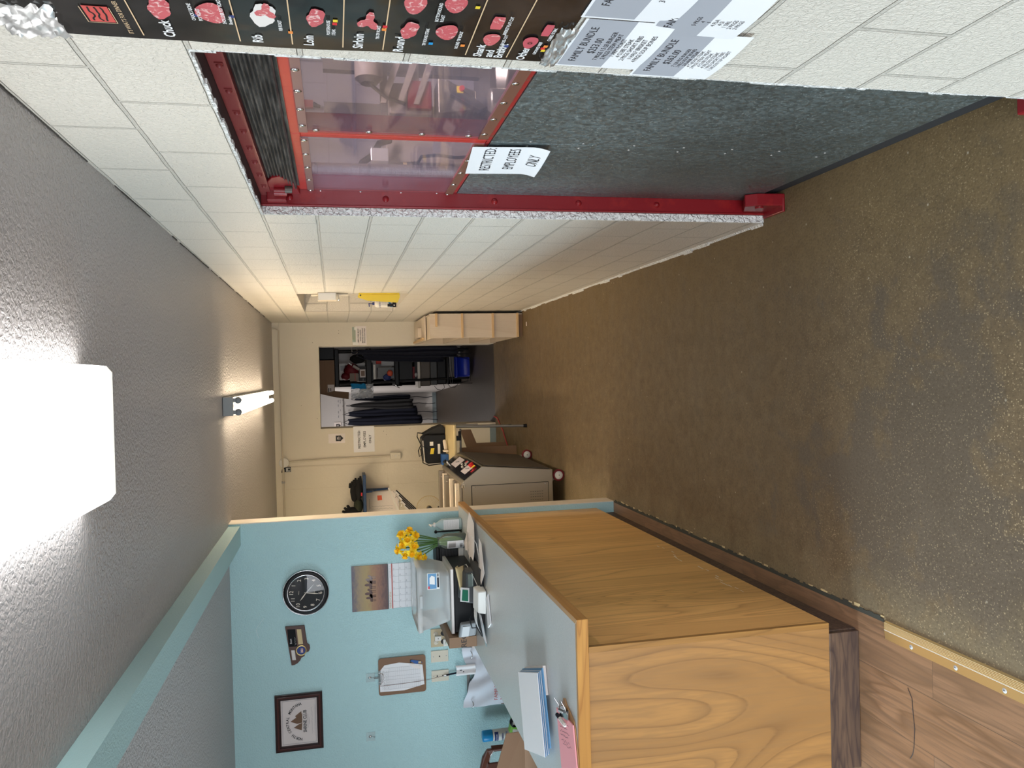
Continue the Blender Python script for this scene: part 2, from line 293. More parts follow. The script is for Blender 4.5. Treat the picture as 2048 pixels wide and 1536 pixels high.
# ------------------------------------------------------------------ mesh building
_tc = {}
def text_mesh(s, bold=False):
    k = (s, bold)
    if k not in _tc:
        c = bpy.data.curves.new('t', 'FONT'); c.body = s; c.size = 1; c.resolution_u = 2
        if bold: c.offset = .022
        o = bpy.data.objects.new('t', c); COL.objects.link(o)
        me = bpy.data.meshes.new_from_object(o)
        vs = [v.co.copy() for v in me.vertices]; fs = [tuple(p.vertices) for p in me.polygons]
        bpy.data.objects.remove(o); bpy.data.curves.remove(c); bpy.data.meshes.remove(me)
        _tc[k] = (vs, fs)
    return _tc[k]
class MB:
    def __init__(s, mat=None): s.v = []; s.f = []; s.m = []; s.sm = []; s.mats = []; s.cur = 0; s.T = None; s.smooth = False; mat and s.mat(mat)
    def mat(s, n):
        if n not in s.mats: s.mats.append(n)
        s.cur = s.mats.index(n); return s
    def add(s, vs, fs, smooth=None):
        b = len(s.v)
        s.v += [(s.T @ V(v)) if s.T else V(v) for v in vs]
        for f in fs: s.f.append(tuple(b + i for i in f)); s.m.append(s.cur); s.sm.append(s.smooth if smooth is None else smooth)
        return s
    def box(s, x0, x1, y0, y1, z0, z1):
        x0, x1 = sorted((x0, x1)); y0, y1 = sorted((y0, y1)); z0, z1 = sorted((z0, z1))
        return s.add([(x0, y0, z0), (x1, y0, z0), (x1, y1, z0), (x0, y1, z0), (x0, y0, z1), (x1, y0, z1), (x1, y1, z1), (x0, y1, z1)],
                     [(0, 3, 2, 1), (4, 5, 6, 7), (0, 1, 5, 4), (1, 2, 6, 5), (2, 3, 7, 6), (3, 0, 4, 7)], False)
    def hexa(s, a, b):   # two matching quads
        return s.add(list(a) + list(b), [(3, 2, 1, 0), (4, 5, 6, 7), (0, 1, 5, 4), (1, 2, 6, 5), (2, 3, 7, 6), (3, 0, 4, 7)], False)
    def prism(s, pts, off, n_smooth=False):   # polygon + extrusion vector
        n = len(pts); off = V(off); a = [V(p) for p in pts]
        return s.add(a + [p + off for p in a], [tuple(range(n))[::-1], tuple(range(n, 2 * n))] + [(i, (i + 1) % n, n + (i + 1) % n, n + i) for i in range(n)], False)
    def quad(s, *p): return s.add(p, [tuple(range(len(p)))], False)
    def ring(s, c, u, w, r, n, r2=None):
        return [V(c) + V(u) * (r * cos(2 * pi * i / n)) + V(w) * ((r2 or r) * sin(2 * pi * i / n)) for i in range(n)]
    def cyl(s, p0, p1, r0, r1=None, n=14, caps=True):
        p0, p1 = V(p0), V(p1); r1 = r0 if r1 is None else r1; d = (p1 - p0).normalized()
        u = d.orthogonal().normalized(); w = d.cross(u); vs = s.ring(p0, u, w, r0, n) + s.ring(p1, u, w, r1, n)
        s.add(vs, [(i, (i + 1) % n, n + (i + 1) % n, n + i) for i in range(n)], True)
        if caps: s.add(vs, [tuple(range(n))[::-1], tuple(range(n, 2 * n))], False)
        return s
    def tube(s, path, r, n=8, rs=None, closed=False):
        P = [V(p) for p in path]; k = len(P); rings = []; u = None
        for i, p in enumerate(P):
            d = ((P[(i + 1) % k] if (i < k - 1 or closed) else p) - (P[i - 1] if (i or closed) else p)).normalized()
            u = (d.orthogonal() if u is None else u - d * u.dot(d)).normalized(); w = d.cross(u)
            rings += s.ring(p, u, w, (rs[i] if rs else r), n)
        fs = [(a * n + i, a * n + (i + 1) % n, (a + 1) % k * n + (i + 1) % n, (a + 1) % k * n + i) for a in range(k if closed else k - 1) for i in range(n)]
        s.add(rings, fs, True)
        if not closed: s.add(rings, [tuple(range(n))[::-1], tuple(range((k - 1) * n, k * n))], False)
        return s
    def lathe(s, prof, c=(0, 0, 0), axis='z', n=24, sx=1, sy=1):   # prof: (radius, height)
        c = V(c); A = {'z': (V((1, 0, 0)), V((0, 1, 0)), V((0, 0, 1))), 'y': (V((1, 0, 0)), V((0, 0, 1)), V((0, -1, 0))), 'x': (V((0, 1, 0)), V((0, 0, 1)), V((1, 0, 0)))}[axis]
        vs = []
        for r, h in prof: vs += [c + A[0] * (r * sx * cos(2 * pi * i / n)) + A[1] * (r * sy * sin(2 * pi * i / n)) + A[2] * h for i in range(n)]
        fs = [(a * n + i, a * n + (i + 1) % n, (a + 1) * n + (i + 1) % n, (a + 1) * n + i) for a in range(len(prof) - 1) for i in range(n)]
        return s.add(vs, fs, True)
    def sheet(s, nu, nv, fn, smooth=True):
        vs = [fn(i / nu, j / nv) for i in range(nu + 1) for j in range(nv + 1)]
        fs = [(i * (nv + 1) + j, (i + 1) * (nv + 1) + j, (i + 1) * (nv + 1) + j + 1, i * (nv + 1) + j + 1) for i in range(nu) for j in range(nv)]
        return s.add(vs, fs, smooth)
    def blob(s, c, rx, ry, rz, n=12, k=8, jit=0):
        vs = []; c = V(c)
        for a in range(k + 1):
            th = pi * a / k
            for i in range(n):
                ph = 2 * pi * i / n; q = 1 + random.uniform(-jit, jit)
                vs.append(c + V((rx * sin(th) * cos(ph) * q, ry * sin(th) * sin(ph) * q, rz * cos(th) * q)))
        fs = [(a * n + i, (a + 1) * n + i, (a + 1) * n + (i + 1) % n, a * n + (i + 1) % n) for a in range(k) for i in range(n)]
        return s.add(vs, fs, True)
    def text(s, t, size, org, ux=(1, 0, 0), uz=(0, 0, 1), lift=.0006, align='L', bold=False, wide=1., warp=None):
        vs, fs = text_mesh(t, bold)
        if not vs: return s
        ux, uz = V(ux).normalized(), V(uz).normalized(); nn = ux.cross(uz); x0 = min(v.x for v in vs); x1 = max(v.x for v in vs)
        dx = {'L': x0, 'C': (x0 + x1) / 2, 'R': x1}[align]
        if warp: return s.add([warp((v.x - dx) * size * wide, v.y * size) for v in vs], fs, False)
        return s.add([V(org) + ux * ((v.x - dx) * size * wide) + uz * (v.y * size) + nn * lift for v in vs], fs, False)
    def line(s, p, q, wdt, nrm, lift=.0005):   # flat printed stroke
        p, q, nrm = V(p), V(q), V(nrm); d = (q - p).normalized(); o = d.cross(nrm).normalized() * wdt / 2; l = nrm * lift
        return s.add([p - o + l, q - o + l, q + o + l, p + o + l], [(0, 1, 2, 3)], False)
    def scrib(s, org, ux, uz, w, h, n, wdt, nrm, seed=0, lift=.0005):
        rr = random.Random(seed); ux, uz = V(ux), V(uz); pts = []
        for i in range(n + 1): pts.append(V(org) + ux * (w * i / n) + uz * (rr.uniform(-.5, .5) * h))
        for a, b in zip(pts, pts[1:]): s.line(a, b, wdt, nrm, lift)
        return s
def tag(o, label=None, cat=None, group=None, kind=None):
    if label: o['label'] = label
    if cat: o['category'] = cat
    if group: o['group'] = group
    if kind: o['kind'] = kind
    return o
def woff(o):
    t = V((0, 0, 0))
    while o: t += o.location; o = o.parent
    return t
def obj(name, mb, parent=None, at=None, bevel=0, sub=0, solid=0, label=None):
    off = woff(parent) if parent else V((0, 0, 0))
    loc = V(at) - off if at is not None else V((0, 0, 0)); off2 = off + loc
    me = bpy.data.meshes.new(name); me.from_pydata([v - off2 for v in mb.v], [], mb.f)
    for n in mb.mats: me.materials.append(M[n])
    for p, mi, sm in zip(me.polygons, mb.m, mb.sm): p.material_index = mi; p.use_smooth = sm
    bm = bmesh.new(); bm.from_mesh(me); bmesh.ops.remove_doubles(bm, verts=bm.verts, dist=1e-6) if sub else None
    bmesh.ops.recalc_face_normals(bm, faces=[f for f in bm.faces]) if sub or bevel else None
    bm.to_mesh(me); bm.free()
    o = bpy.data.objects.new(name, me); COL.objects.link(o); o.location = loc
    if parent: o.parent = parent
    if solid: x = o.modifiers.new('thick', 'SOLIDIFY'); x.thickness = solid; x.offset = 0
    if bevel: x = o.modifiers.new('bevel', 'BEVEL'); x.width = bevel; x.segments = 2; x.limit_method = 'ANGLE'; x.angle_limit = radians(40)
    if sub: x = o.modifiers.new('sub', 'SUBSURF'); x.levels = sub; x.render_levels = sub
    if label: o['label'] = label
    return o
def thing(name, label, cat, loc, group=None):
    o = bpy.data.objects.new(name, None); COL.objects.link(o); o.location = loc; o.empty_display_size = .05
    return tag(o, label, cat, group)
def struct(name, mb, bevel=0): return tag(obj(name, mb, None, None, bevel), kind='structure')
def copy_tree(o, parent=None, d=None):
    c = o.copy(); COL.objects.link(c); c.parent = parent
    if d is not None: c.location = o.location + V(d)
    for ch in list(o.children): copy_tree(ch, c)
    return c
YN, YJ = 1.621, 3.198      # near and far edges of the doorway in the block wall
ZD = 2.087
X_, Y_, Z_ = V((1, 0, 0)), V((0, 1, 0)), V((0, 0, 1))
mX, mY = V((-1, 0, 0)), V((0, -1, 0))

# ------------------------------------------------------------------ the building
b = MB('concrete').box(-.885, 1.0, -1.6, 9.32, -.1, 0).box(-4.5, -.885, 5.23, 9.32, -.1, 0); struct('floor', b)
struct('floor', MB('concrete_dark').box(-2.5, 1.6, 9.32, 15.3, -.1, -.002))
struct('floor', MB('planks').box(-4.5, -.8855, -1.6, 5.225, -.1, .001))
b = MB('dirt')      # ragged dark joint between the planks and the concrete
rr = random.Random(3); y = 2.45; pa = []
while y < 5.22: pa.append(y); y += rr.uniform(.010, .035)
for y0, y1 in zip(pa, pa[1:]): b.box(-.890 , -.880 + rr.uniform(0, .012), y0, y1, -.01, .003)
b.mat('gold_flat')
for y0, y1 in zip(pa, pa[1:]):
    if rr.random() < .35: b.box(-.874, -.872 + rr.uniform(.001, .009), y0, y1, -.01, .0022)
struct('trim_1', b)
struct('ceiling', MB('ceiling').box(-4.5, .83, -1.6, 9.32, H, H + .1))
struct('ceiling', MB('white_paint').box(-2.5, 1.6, 9.67, 15.3, 2.9, 3.0))
# right block wall, with its doorway, and a recess further along
NY0, NY1, NZ0, NZ1 = 6.15, 7.76, 1.267, 2.088
xw = .83
b = MB('block')
b.box(XR, xw, -1.6, YN, 0, H).box(XR, xw, YN, YJ, ZD, H).box(XR, xw, YJ, NY0, 0, H).box(XR, xw, NY1 + .001, YB, 0, H)
b.box(XR, xw, NY0, NY1, 0, NZ0).box(XR, xw, NY0, NY1, NZ1, H)
b.box(xw, 1.1, NY0 - .1, 9.3, 1.0, NZ0).box(xw, 1.1, NY0 - .1, 9.3, NZ1, 2.3).box(1.0, 1.1, NY0 - .1, 9.3, NZ0, NZ1)
b.box(xw, 1.1, NY0 - .1, NY0, NZ0, NZ1)
b.prism([(XR, NY1, NZ0), (1.02, 9.32, NZ0), (.83, 9.32, NZ0), (xw, NY1 + .9, NZ0), (XR, NY1 + .02, NZ0)], (0, 0, NZ1 - NZ0))
struct('wall_right', b)
b = MB('rough_white')     # ragged painted edge round the doorway
rr = random.Random(5)
z = 0
while z < ZD:
    dz = rr.uniform(.02, .07); j = rr.uniform(0, .010)
    b.box(XR + .0004, XR + .03, YN - .004, YN + .004 + j, z, min(z + dz, ZD)); z += dz
b.box(XR + .001, XR + .031, YJ - .006, YJ + .002, 0, ZD)
y = YN
while y < YJ:
    dy = rr.uniform(.03, .09); b.box(XR + .0005, XR + .012, y, min(y + dy, YJ), ZD - .003 - rr.uniform(0, .007), ZD + .004); y += dy
struct('trim_2', b)
b = MB('rough_white')     # lumpy paint along the wall foot
rr = random.Random(9); y = YJ
while y < 9.1:
    dy = rr.uniform(.05, .16); b.prism([(XR + .01, y, 0), (XR - .008 - rr.uniform(0, .012), y, 0), (XR + .01, y, .012 + rr.uniform(0, .014))], (0, dy, 0)); y += dy
struct('baseboard_right', b)
b = MB('caulk'); rr = random.Random(11); y = -.4   # dark crack where the wall meets the ceiling
while y < 8.6:
    dy = rr.uniform(.05, .3)
    if rr.random() < .75: b.box(XR - .002 - rr.uniform(0, .003), XR + .004, y, y + dy, H - .002 - rr.uniform(0, .003), H + .002)
    y += dy
struct('trim_3', b)
# back wall with the open doorway
DX0, DX1, DZ = -.566, .358, 1.998
b = MB('backwall').box(-4.5, DX0, YB, YB + .35, 0, H + .45).box(DX1, 1.1, YB, YB + .35, 0, H + .45).box(DX0, DX1, YB, YB + .35, DZ, H + .45)
b.mat('caulk')
for x, z in ((.50, 1.77), (.53, 1.77), (-.45, 2.03), (-.62, 1.30), (-.66, 1.27), (-.6, 1.0), (.4, 2.06), (-.30, 2.2)): b.box(x, x + .006, YB - .0012, YB, z, z + .006)
b.mat('conduit').box(-.985, -.97, YB - .004, YB, 0, 2.41).box(-2.4, DX0 - .02, YB - .0015, YB, 1.27, 1.272).box(-1.228, -1.226, YB - .0015, YB, 0, 2.41)
struct('wall_back', b)
struct('trim_4', MB('backwall').box(-4.5, XR, YB - .02, YB + .001, 2.425, H))
struct('baseboard_back', MB('bluegrey').box(-1.2, DX0 - .02, YB - .012, YB, 0, .07))
# teal partition, its bare edge, ceiling beam
struct('wall_teal', MB('teal').box(-4.5, -.887, YT, YT + .13, 0, H).mat('backwall').box(-4.5, -.887, YT + .1301, YT + .15, 0, H))
struct('trim_5', MB('cream').box(-.887, -.882, YT + .0002, YT + .15, 0, H).box(-.905, -.886, YT + .13, YT + .152, 1.1, 1.35))
struct('trim_6', MB('teal_flat').box(-1.0165, -.897, -1.6, YT, 2.425, H))
# walls out of sight around the front room and store front
struct('wall_left', MB('teal').box(-4.62, -4.5, -1.6, 1.3, 0, H).box(-4.62, -4.5, 3.9, 9.4, 0, H).box(-4.62, -4.5, 1.3, 3.9, 0, .8).box(-4.62, -4.5, 1.3, 3.9, 2.2, H))
struct('wall_front', MB('teal').box(-4.5, -3.0, -1.72, -1.6, 0, H).box(.5, .83, -1.72, -1.6, 0, H).box(-3.0, .5, -1.72, -1.6, 0, .55).box(-3.0, .5, -1.72, -1.6, 2.35, H))
b = MB('fix_white')
for x in (-3.0, -1.85, -.7, .45): b.box(x, x + .05, -1.68, -1.62, .55, 2.35)
struct('window_1', b)
# utility room beyond the doorway
b = MB('white_paint')
b.box(-2.5, -.30, 15.0, 15.1, 0, 2.9).hexa([(-.30, 15.0, 0), (-.13, 11.9, 0), (-.03, 11.9, 0), (-.2, 15.0, 0)], [(-.30, 15.0, 2.9), (-.13, 11.9, 2.9), (-.03, 11.9, 2.9), (-.2, 15.0, 2.9)])
b.box(-.13, 1.6, 11.9, 12.0, 0, 2.9)
struct('wall_far', b)
struct('wall_utility_left', MB('white_paint').box(-2.5, -2.4, 9.67, 15, 0, 2.9))
struct('wall_utility_right', MB('white_paint').box(.43, .53, 9.67, 12, 0, 2.9))
struct('baseboard_far', MB('bluegrey').box(-1.5, -.31, 14.97, 15, 0, .07))
# processing room seen through the door panes
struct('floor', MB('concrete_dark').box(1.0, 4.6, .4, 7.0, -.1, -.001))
def tiles():
    m, nt, b = base('pale_tile', (.6, .55, .57), .4)
    g = nd(nt, 'ShaderNodeNewGeometry'); s = nd(nt, 'ShaderNodeSeparateXYZ'); nt.links.new(g.outputs['Position'], s.inputs[0])
    c = nd(nt, 'ShaderNodeCombineXYZ'); nt.links.new(math_(nt, 'ADD', s.outputs[0], s.outputs[1]), c.inputs[0]); nt.links.new(s.outputs[2], c.inputs[1])
    br = nd(nt, 'ShaderNodeTexBrick'); nt.links.new(c.outputs[0], br.inputs['Vector'])
    for k, v in (('Scale', 1), ('Mortar Size', .004), ('Brick Width', .4064), ('Row Height', .2032)): br.inputs[k].default_value = v
    br.inputs['Color1'].default_value = (.60, .55, .56, 1); br.inputs['Color2'].default_value = (.58, .54, .55, 1); br.inputs['Mortar'].default_value = (.48, .44, .46, 1)
    nt.links.new(br.outputs['Color'], b.inputs['Base Color']); return m
M['tiles'] = tiles()
b = MB('tiles').box(.83, 4.6, 6.0, 6.1, 0, 3).box(4.5, 4.6, .4, 6.0, 0, 3); struct('wall_processing', b)
struct('wall_processing_near', MB('tiles').box(.83, 4.6, .4, .5, 0, 3))
struct('ceiling', MB('white_paint').box(.83, 4.6, .4, 6.1, 2.95, 3.05))

# ------------------------------------------------------------------ ceiling lights
FX0, FX1, FY0, FY1, FZ = -.316, .052, 1.12, 2.35, 2.415
t = thing('ceiling_light', 'wide glowing ceiling light with a white ribbed wraparound lens, nearest the camera', 'ceiling light', (-.13, 1.73, H))
obj('housing', MB('fix_white').box(FX0 + .06, FX1 - .06, FY0, FY1, H - .03, H - .0005), t)
b = MB('lens')     # ribbed acrylic wrap
prof = [(FX0, H - .022), (FX0 + .004, FZ + .014), (FX0 + .022, FZ), (FX1 - .022, FZ), (FX1 - .004, FZ + .014), (FX1, H - .022)]
pp = [V((x, FY0 + .012, z)) for x, z in prof]
n = len(pp)
for i in range(n - 1):
    b.mat('lens' if 1 <= i <= n - 3 else 'lens_side').add([pp[i], pp[i + 1], pp[i + 1] + V((0, FY1 - FY0 - .036, 0)), pp[i] + V((0, FY1 - FY0 - .036, 0))], [(0, 1, 2, 3)], False)
obj('lens', b, t)
for y in (FY0, FY1 - .024):
    b = MB('lens_edge').prism([(x, y, z) for x, z in prof[:]], (0, .024 if y > 2 else .012, 0)); obj('end_cap', b, t)
SY0, SY1, SX = 5.11, 7.82, -.155
t = thing('strip_light', 'bare two-tube strip light on the ceiling further down the hall, tubes lit warm', 'ceiling light', (SX, 6.4, H))
obj('housing', MB('fix_grey').box(SX - .056, SX + .056, SY0, SY1 , H - .062, H - .0005).mat('black').box(SX - .057, SX + .057, SY0 - .001, SY0 + .012, H - .004, H - .0007), t, bevel=.002)
for s in (-1, 1):
    x = SX + s * .036
    obj('tube', MB('tube').cyl((x, SY0 + .06, H - .088), (x, SY1 + .01, H - .088), .0175, n=16), t)
    for y in (SY0 + .028, SY1 + .015):
        bb = MB('mid_grey').box(x - .012, x + .012, y - .014, y + .014, H - .075, H - .058).lathe([(0, -.004), (.021, -.004), (.021, .012), (0, .012)], (x, y + .008, H - .088), 'y', 16)
        obj('lamp_holder', bb, t)

for dx, lab in ((-1.9, 'added two-tube fill light, unseen from the counter behind the teal partition'), (-3.3, 'another added two-tube fill light, unseen, deepest behind the teal partition')):
    fill_strip = copy_tree(t, None, (dx, .35, 0)); fill_strip['label'] = lab  # unseen copies of the strip light, added as fill for the far hall
# ------------------------------------------------------------------ hinged red double door in the block wall
XD = .72
t = thing('door_1', 'red framed double door with riveted clear panes above galvanised steel sheets', 'door', (XD, 2.4, 0)); t['kind'] = 'structure'
b = MB('red').box(.658, XD + .06, YJ - .022, YJ + .03, 0, ZD)            # channel post on the far jamb
b.box(.656, .664, YJ - .026, YJ - .018, 0, ZD).mat('red').box(.66, XD + .06, YN - .03, YN + .002, 0, ZD)
jp = obj('jamb_post', b, t, bevel=.003)
for z in (1.98, 1.62, 1.19, .84, .50): obj('bolt', MB('red').lathe([(0, .010), (.006, .009), (.009, .004), (.013, .002), (.013, 0)], (.690, YJ - .022, z), 'y', 10), jp)
hb = obj('header_beam', MB('red_dull').box(.695, XD, YN, YJ - .02, 2.046, 2.084), t)
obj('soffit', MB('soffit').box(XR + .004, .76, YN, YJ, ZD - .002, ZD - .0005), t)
for i in range(9): obj('bolt', MB('red_dull').blob((.692, 1.872 + (i - 1) * .163, 2.061), .008, .008, .008, 8, 6).box(.6915, .6955, 1.862 + (i - 1) * .163, 1.882 + (i - 1) * .163, 2.053, 2.071), hb)
def ribs(u, v): # ribbed rubber flap, corrugated along the doorway
    k = v * 9; y = YN + u * (YJ - .12 - YN); z = 2.045 - v * .097
    sag = .012 * math.exp(-((y - 2.78) / .16) ** 2) * v
    return V((XD - .006 - .006 * abs(sin(pi * k)) - sag - .01 * v, y, z))
rf = MB('rubber').sheet(30, 54, ribs, False); rf.box(XD - .004, XD + .02, YN, YJ - .1, 1.94, 2.05)
obj('rubber_flap', rf, t)
ZR1, ZR0, ZB = 1.950, 1.912, 1.352      # top rail, its foot, sill of the panes
MY0, MY1 = 2.424, 2.487                  # meeting stiles
def leaf(y0, y1, nm):
    o = thing(nm, None, None, (0, 0, 0)); 
    return o
for y0, y1, yl, yr in ((YN + .002, 2.454, 1.70, 2.426), (2.456, YJ - .024, 2.488, 3.196)):
    fr = MB('red_bright').box(XD, XD + .055, y0, y1, ZR0, ZR1)
    fr.mat('red_old').box(XD, XD + .055, y0, y1, ZB - .010, ZB + .006)
    fr.mat('red_bright').box(XD, XD + .055, (y0 if y0 > 2 else yr), (yl if y0 > 2 else y1), ZB, ZR0)  # stiles take a brighter red to make up for weak light behind the panes
    fr.mat('red_bright').box(XD, XD + .055, (yr - .002 if y0 > 2 else y0), (y1 if y0 > 2 else yl), ZB, ZR0)
    ff = obj('door_leaf', fr, t, bevel=.002, label='red steel door frame')
    obj('pane', MB('pane').box(XD - .002, XD + .002, yl - .006, yr + .006, ZB + .004, ZR0 + .004), ff)
    # bolted strips that hold the plexiglass
    st = MB('rose_strip').box(XD - .005, XD - .0022, yl, yr, ZR0 - .022, ZR0 + .001).mat('rust_strip').box(XD - .006, XD - .0022, yl, yr, ZB + .006, ZB + .036)
    obj('clamp_strip', st, ff)
    yy = yl + .06 if y0 < 2 else yl + .03
    ys = [1.80 - .002, 1.937, 2.079, 2.219, 2.360] if y0 < 2 else [2.505, 2.66, 2.825, 3.00, 3.17]
    for y in ys:
        obj('screw', MB('chrome').blob((XD - .006, y, ZR0 - .009), .003, .010, .010, 10, 6), ff)
        obj('screw', MB('chrome').blob((XD - .007, y + .012, ZB + .026), .003, .010, .010, 10, 6), ff)
    for z in (1.866, 1.715, 1.56, 1.42): obj('screw', MB('chrome').blob((XD - .004, (yr - .022 if y0 < 2 else yr - .012), z), .003, .010, .010, 10, 6), ff)
    obj('steel_sheet', MB('galv').box(XD - .003, XD + .03, y0 + .001, y1 - .001, .085, ZB - .011).mat('dull_steel'), ff, bevel=.0008)
    for i in range(7): obj('rivet', MB('silver_flat').blob((XD - .0035, (2.49 if y0 > 2 else 2.44), .2 + i * .17), .0015, .0045, .0045, 8, 4), ff)
b = MB('red')      # hinge casting at the top of the far post
b.prism([(.700, 2.90, 2.0), (.700, 2.93, 2.03), (.700, 3.0, 2.052), (.700, 3.19, 2.065), (.700, 3.19, 1.94), (.700, 3.0, 1.955)], (.018, 0, 0))
b.box(.665, .715, 3.12, 3.185, 1.99, 2.06).cyl((.69, 3.08, 1.985), (.69, 3.08, 2.03), .018).mat('machine_dark').cyl((.690, 3.05, 1.965), (.690, 3.05, 1.99), .014)
obj('top_hinge', b, t, bevel=.003)
b = MB('red').prism([(.665, 3.02, .0), (.665, 3.03, .12), (.665, 3.06, .16), (.665, 3.19, .10), (.665, 3.19, 0)], (.05, 0, 0)).cyl((.66, 3.07, .09), (.668, 3.07, .09), .018).box(.64, .70, 3.02, 3.18, 0, .012)
obj('foot_hinge', b, t, bevel=.004)
obj('bottom_seal', MB('black_matte').box(XD + .01, XD + .03, YN, YJ, .004, .09), t)
obj('foot_bracket', MB('red').box(.64, .70, YN + .03, YN + .16, 0, .08), t, bevel=.004)
def sheetpaper(name, label, cat, o, ux, uz, w, h, mats='paper', bulge=.004, draw=None, group=None, skew=0, curl=0, loc=None):
    ux, uz = V(ux).normalized(), V(uz).normalized(); nn = ux.cross(uz); o = V(o)
    def P(u, v, l=0): return o + ux * (u * w + skew * (1 - v) * h) + uz * (v * h) + nn * (.001 + l + bulge * sin(pi * u) * (1 - v) + curl * max(0, .25 - v) ** 2 * 16)
    b = MB(mats).sheet(10, 10, lambda u, v: P(u, v))
    if draw: draw(b, P, ux, uz, nn)
    return tag(obj(name, b, None, at=P(.5, .5)), label, cat, group)
def dr(b, P, ux, uz, nn):
    b.mat('ink')
    for tx, u, v, s in (('RESTRICTED:', .56, .68, .052), ('EMPLOYEES', .58, .36, .052), ('ONLY', .58, .07, .052)):
        b.text(tx, s, P(u, v), ux, uz, 0, 'C', False, .92, lambda a, c: P(u + a / .335, v + c / .245, .0007))
sheetpaper('paper_sign', 'crumpled RESTRICTED: EMPLOYEES ONLY paper taped to the galvanised steel door', 'sign', (XD - .010, 2.80, 1.120), (0, -1, .09), (0, .10, 1), .335, .245, 'paper', .004, dr, curl=.012)

# ------------------------------------------------------------------ beef cuts poster and price flyers on the near block wall
XP = XR - .002
b = MB('poster').sheet(8, 30, lambda u, v: V((XP - .001 - .002 * abs(sin(9 * v + 3 * u)), 1.572 - .80 * u - .004 * sin(8 * v), 1.393 + .975 * v)), True)
b.mat('tape')
def wt(b, s, size, y, z, al='L', bold=True, m='white', l=.0045, rot=0):
    b.mat(m); ux = V((0, -cos(rot), sin(rot))); uz = V((0, sin(rot), cos(rot))); b.text(s, size, (XP, y, z), ux, uz, l, al, bold)
for z in (2.148, 1.984, 1.892, 1.801, 1.727, 1.569, 1.488):
    b.mat('peach_lbl').line((XP, 1.553, z), (XP, .78, z), .0022, mX, .0045)
wt(b, 'Chuck', .026, 1.552, 2.094); wt(b, 'Rib', .026, 1.552, 1.944); wt(b, 'Loin', .026, 1.552, 1.854); wt(b, 'Sirloin', .026, 1.552, 1.765)
wt(b, 'Round', .026, 1.556, 1.690); wt(b, 'Shank', .0235, 1.556, 1.538); wt(b, 'and', .0235, 1.556, 1.517); wt(b, 'Brisket', .0235, 1.556, 1.497); wt(b, 'Other', .0235, 1.560, 1.452)
_ml = 0
def mt(b, y, z, ry, rz, shape='round', m='meat'):
    global _ml; _ml += .00012; y -= .018; ry *= .88; rz *= .85; b.mat(m); n = 18; sh = {'round': lambda a: 1 + .08 * sin(3 * a + y * 50), 'tri': lambda a: .72 + .34 * cos(3 * a + .5), 'slab': lambda a: .9 + .16 * cos(2 * a + .8) + .08 * sin(5 * a), 'rect': lambda a: min(1 / max(abs(cos(a)), .01), 1 / max(abs(sin(a)), .01)) * .8}[shape]
    ps = [V((XP - .0046 - _ml, y - ry * sh(a) * cos(a), z + rz * sh(a) * sin(a))) for a in [2 * pi * i / n for i in range(n)]]
    b.add(ps, [tuple(range(n))], False)
mt(b, 1.455, 2.100, .046, .026, 'slab'); mt(b, 1.46, 2.020, .044, .028); mt(b, 1.455, 1.935, .050, .030, 'slab', 'fat'); mt(b, 1.44, 1.930, .036, .022, 'tri')
mt(b, 1.450, 1.848, .040, .022, 'slab'); mt(b, 1.452, 1.758, .045, .024, 'tri'); mt(b, 1.475, 1.685, .040, .022, 'slab'); mt(b, 1.472, 1.618, .036, .023)
mt(b, 1.490, 1.533, .030, .018, 'round'); mt(b, 1.42, 1.535, .036, .016, 'rect'); mt(b, 1.492, 1.459, .030, .016, 'round', 'meat_dark'); mt(b, 1.435, 1.440, .034, .012, 'rect', 'meat_dark')
b.mat('poster').text('o', .02, (XP, 1.479, 1.455), (0, -1, 0), (0, 0, 1), .0075)
mt(b, 1.37, 1.685, .04, .022); mt(b, 1.36, 1.618, .034, .022); mt(b, 1.30, 2.09, .05, .03); mt(b, 1.28, 1.93, .045, .028); mt(b, 1.30, 1.85, .045, .024, 'slab'); mt(b, 1.3, 1.76, .045, .022)
for s, y, z in (('CHUCK 7-BONE', 1.48, 2.047), ('POT ROAST', 1.48, 2.036), ('SHOULDER POT ROAST', 1.487, 1.998), ('Boneless', 1.487, 1.988), ('RIB ROAST', 1.50, 1.906), ('PORTERHOUSE', 1.505, 1.824), ('STEAK', 1.505, 1.815), ('TRI-TIP ROAST', 1.51, 1.737),
                ('TIP ROUND STEAK', 1.525, 1.651), ('ROUND TIP ROAST', 1.53, 1.590), ('BOTTOM ROUND', 1.42, 1.64), ('ROAST', 1.42, 1.631), ('SHANK CROSS-CUT', 1.535, 1.507), ('BRISKET FLAT CUT', 1.455, 1.512), ('GROUND BEEF', 1.535, 1.437), ('CUBED STEAK', 1.47, 1.425)):
    wt(b, s, .0088, y - .012, z, m='white', l=.0075)
for m_, y, z in (('ink_blue', 1.455, 2.046), ('ink_blue', 1.45, 1.987), ('orange', 1.50, 1.893), ('red_plain', 1.452, 1.816), ('yellow', 1.44, 1.815), ('red_plain', 1.45, 1.729), ('orange', 1.462, 1.730), ('blue_bright', 1.51, 1.641), ('orange', 1.51, 1.581), ('ink_blue', 1.50, 1.499), ('yellow', 1.51, 1.425), ('red_plain', 1.50, 1.428), ('orange', 1.49, 1.425), ('yellow', 1.35, 1.58)):
    b.mat(m_).box(XP - .0047, XP - .0045, y - .005, y + .005, z - .004, z + .004)
b.mat('ink_red').box(XP - .0048, XP - .0045, 1.445, 1.505, 2.182, 2.222).mat('peach_lbl')
for a, c in (((1.448, 2.180), (1.508, 2.180)), ((1.508, 2.180), (1.508, 2.226)), ((1.508, 2.226), (1.448, 2.226))): b.line((XP, a[0], a[1]), (XP, c[0], c[1]), .0012, mX, .005)
b.mat('poster')
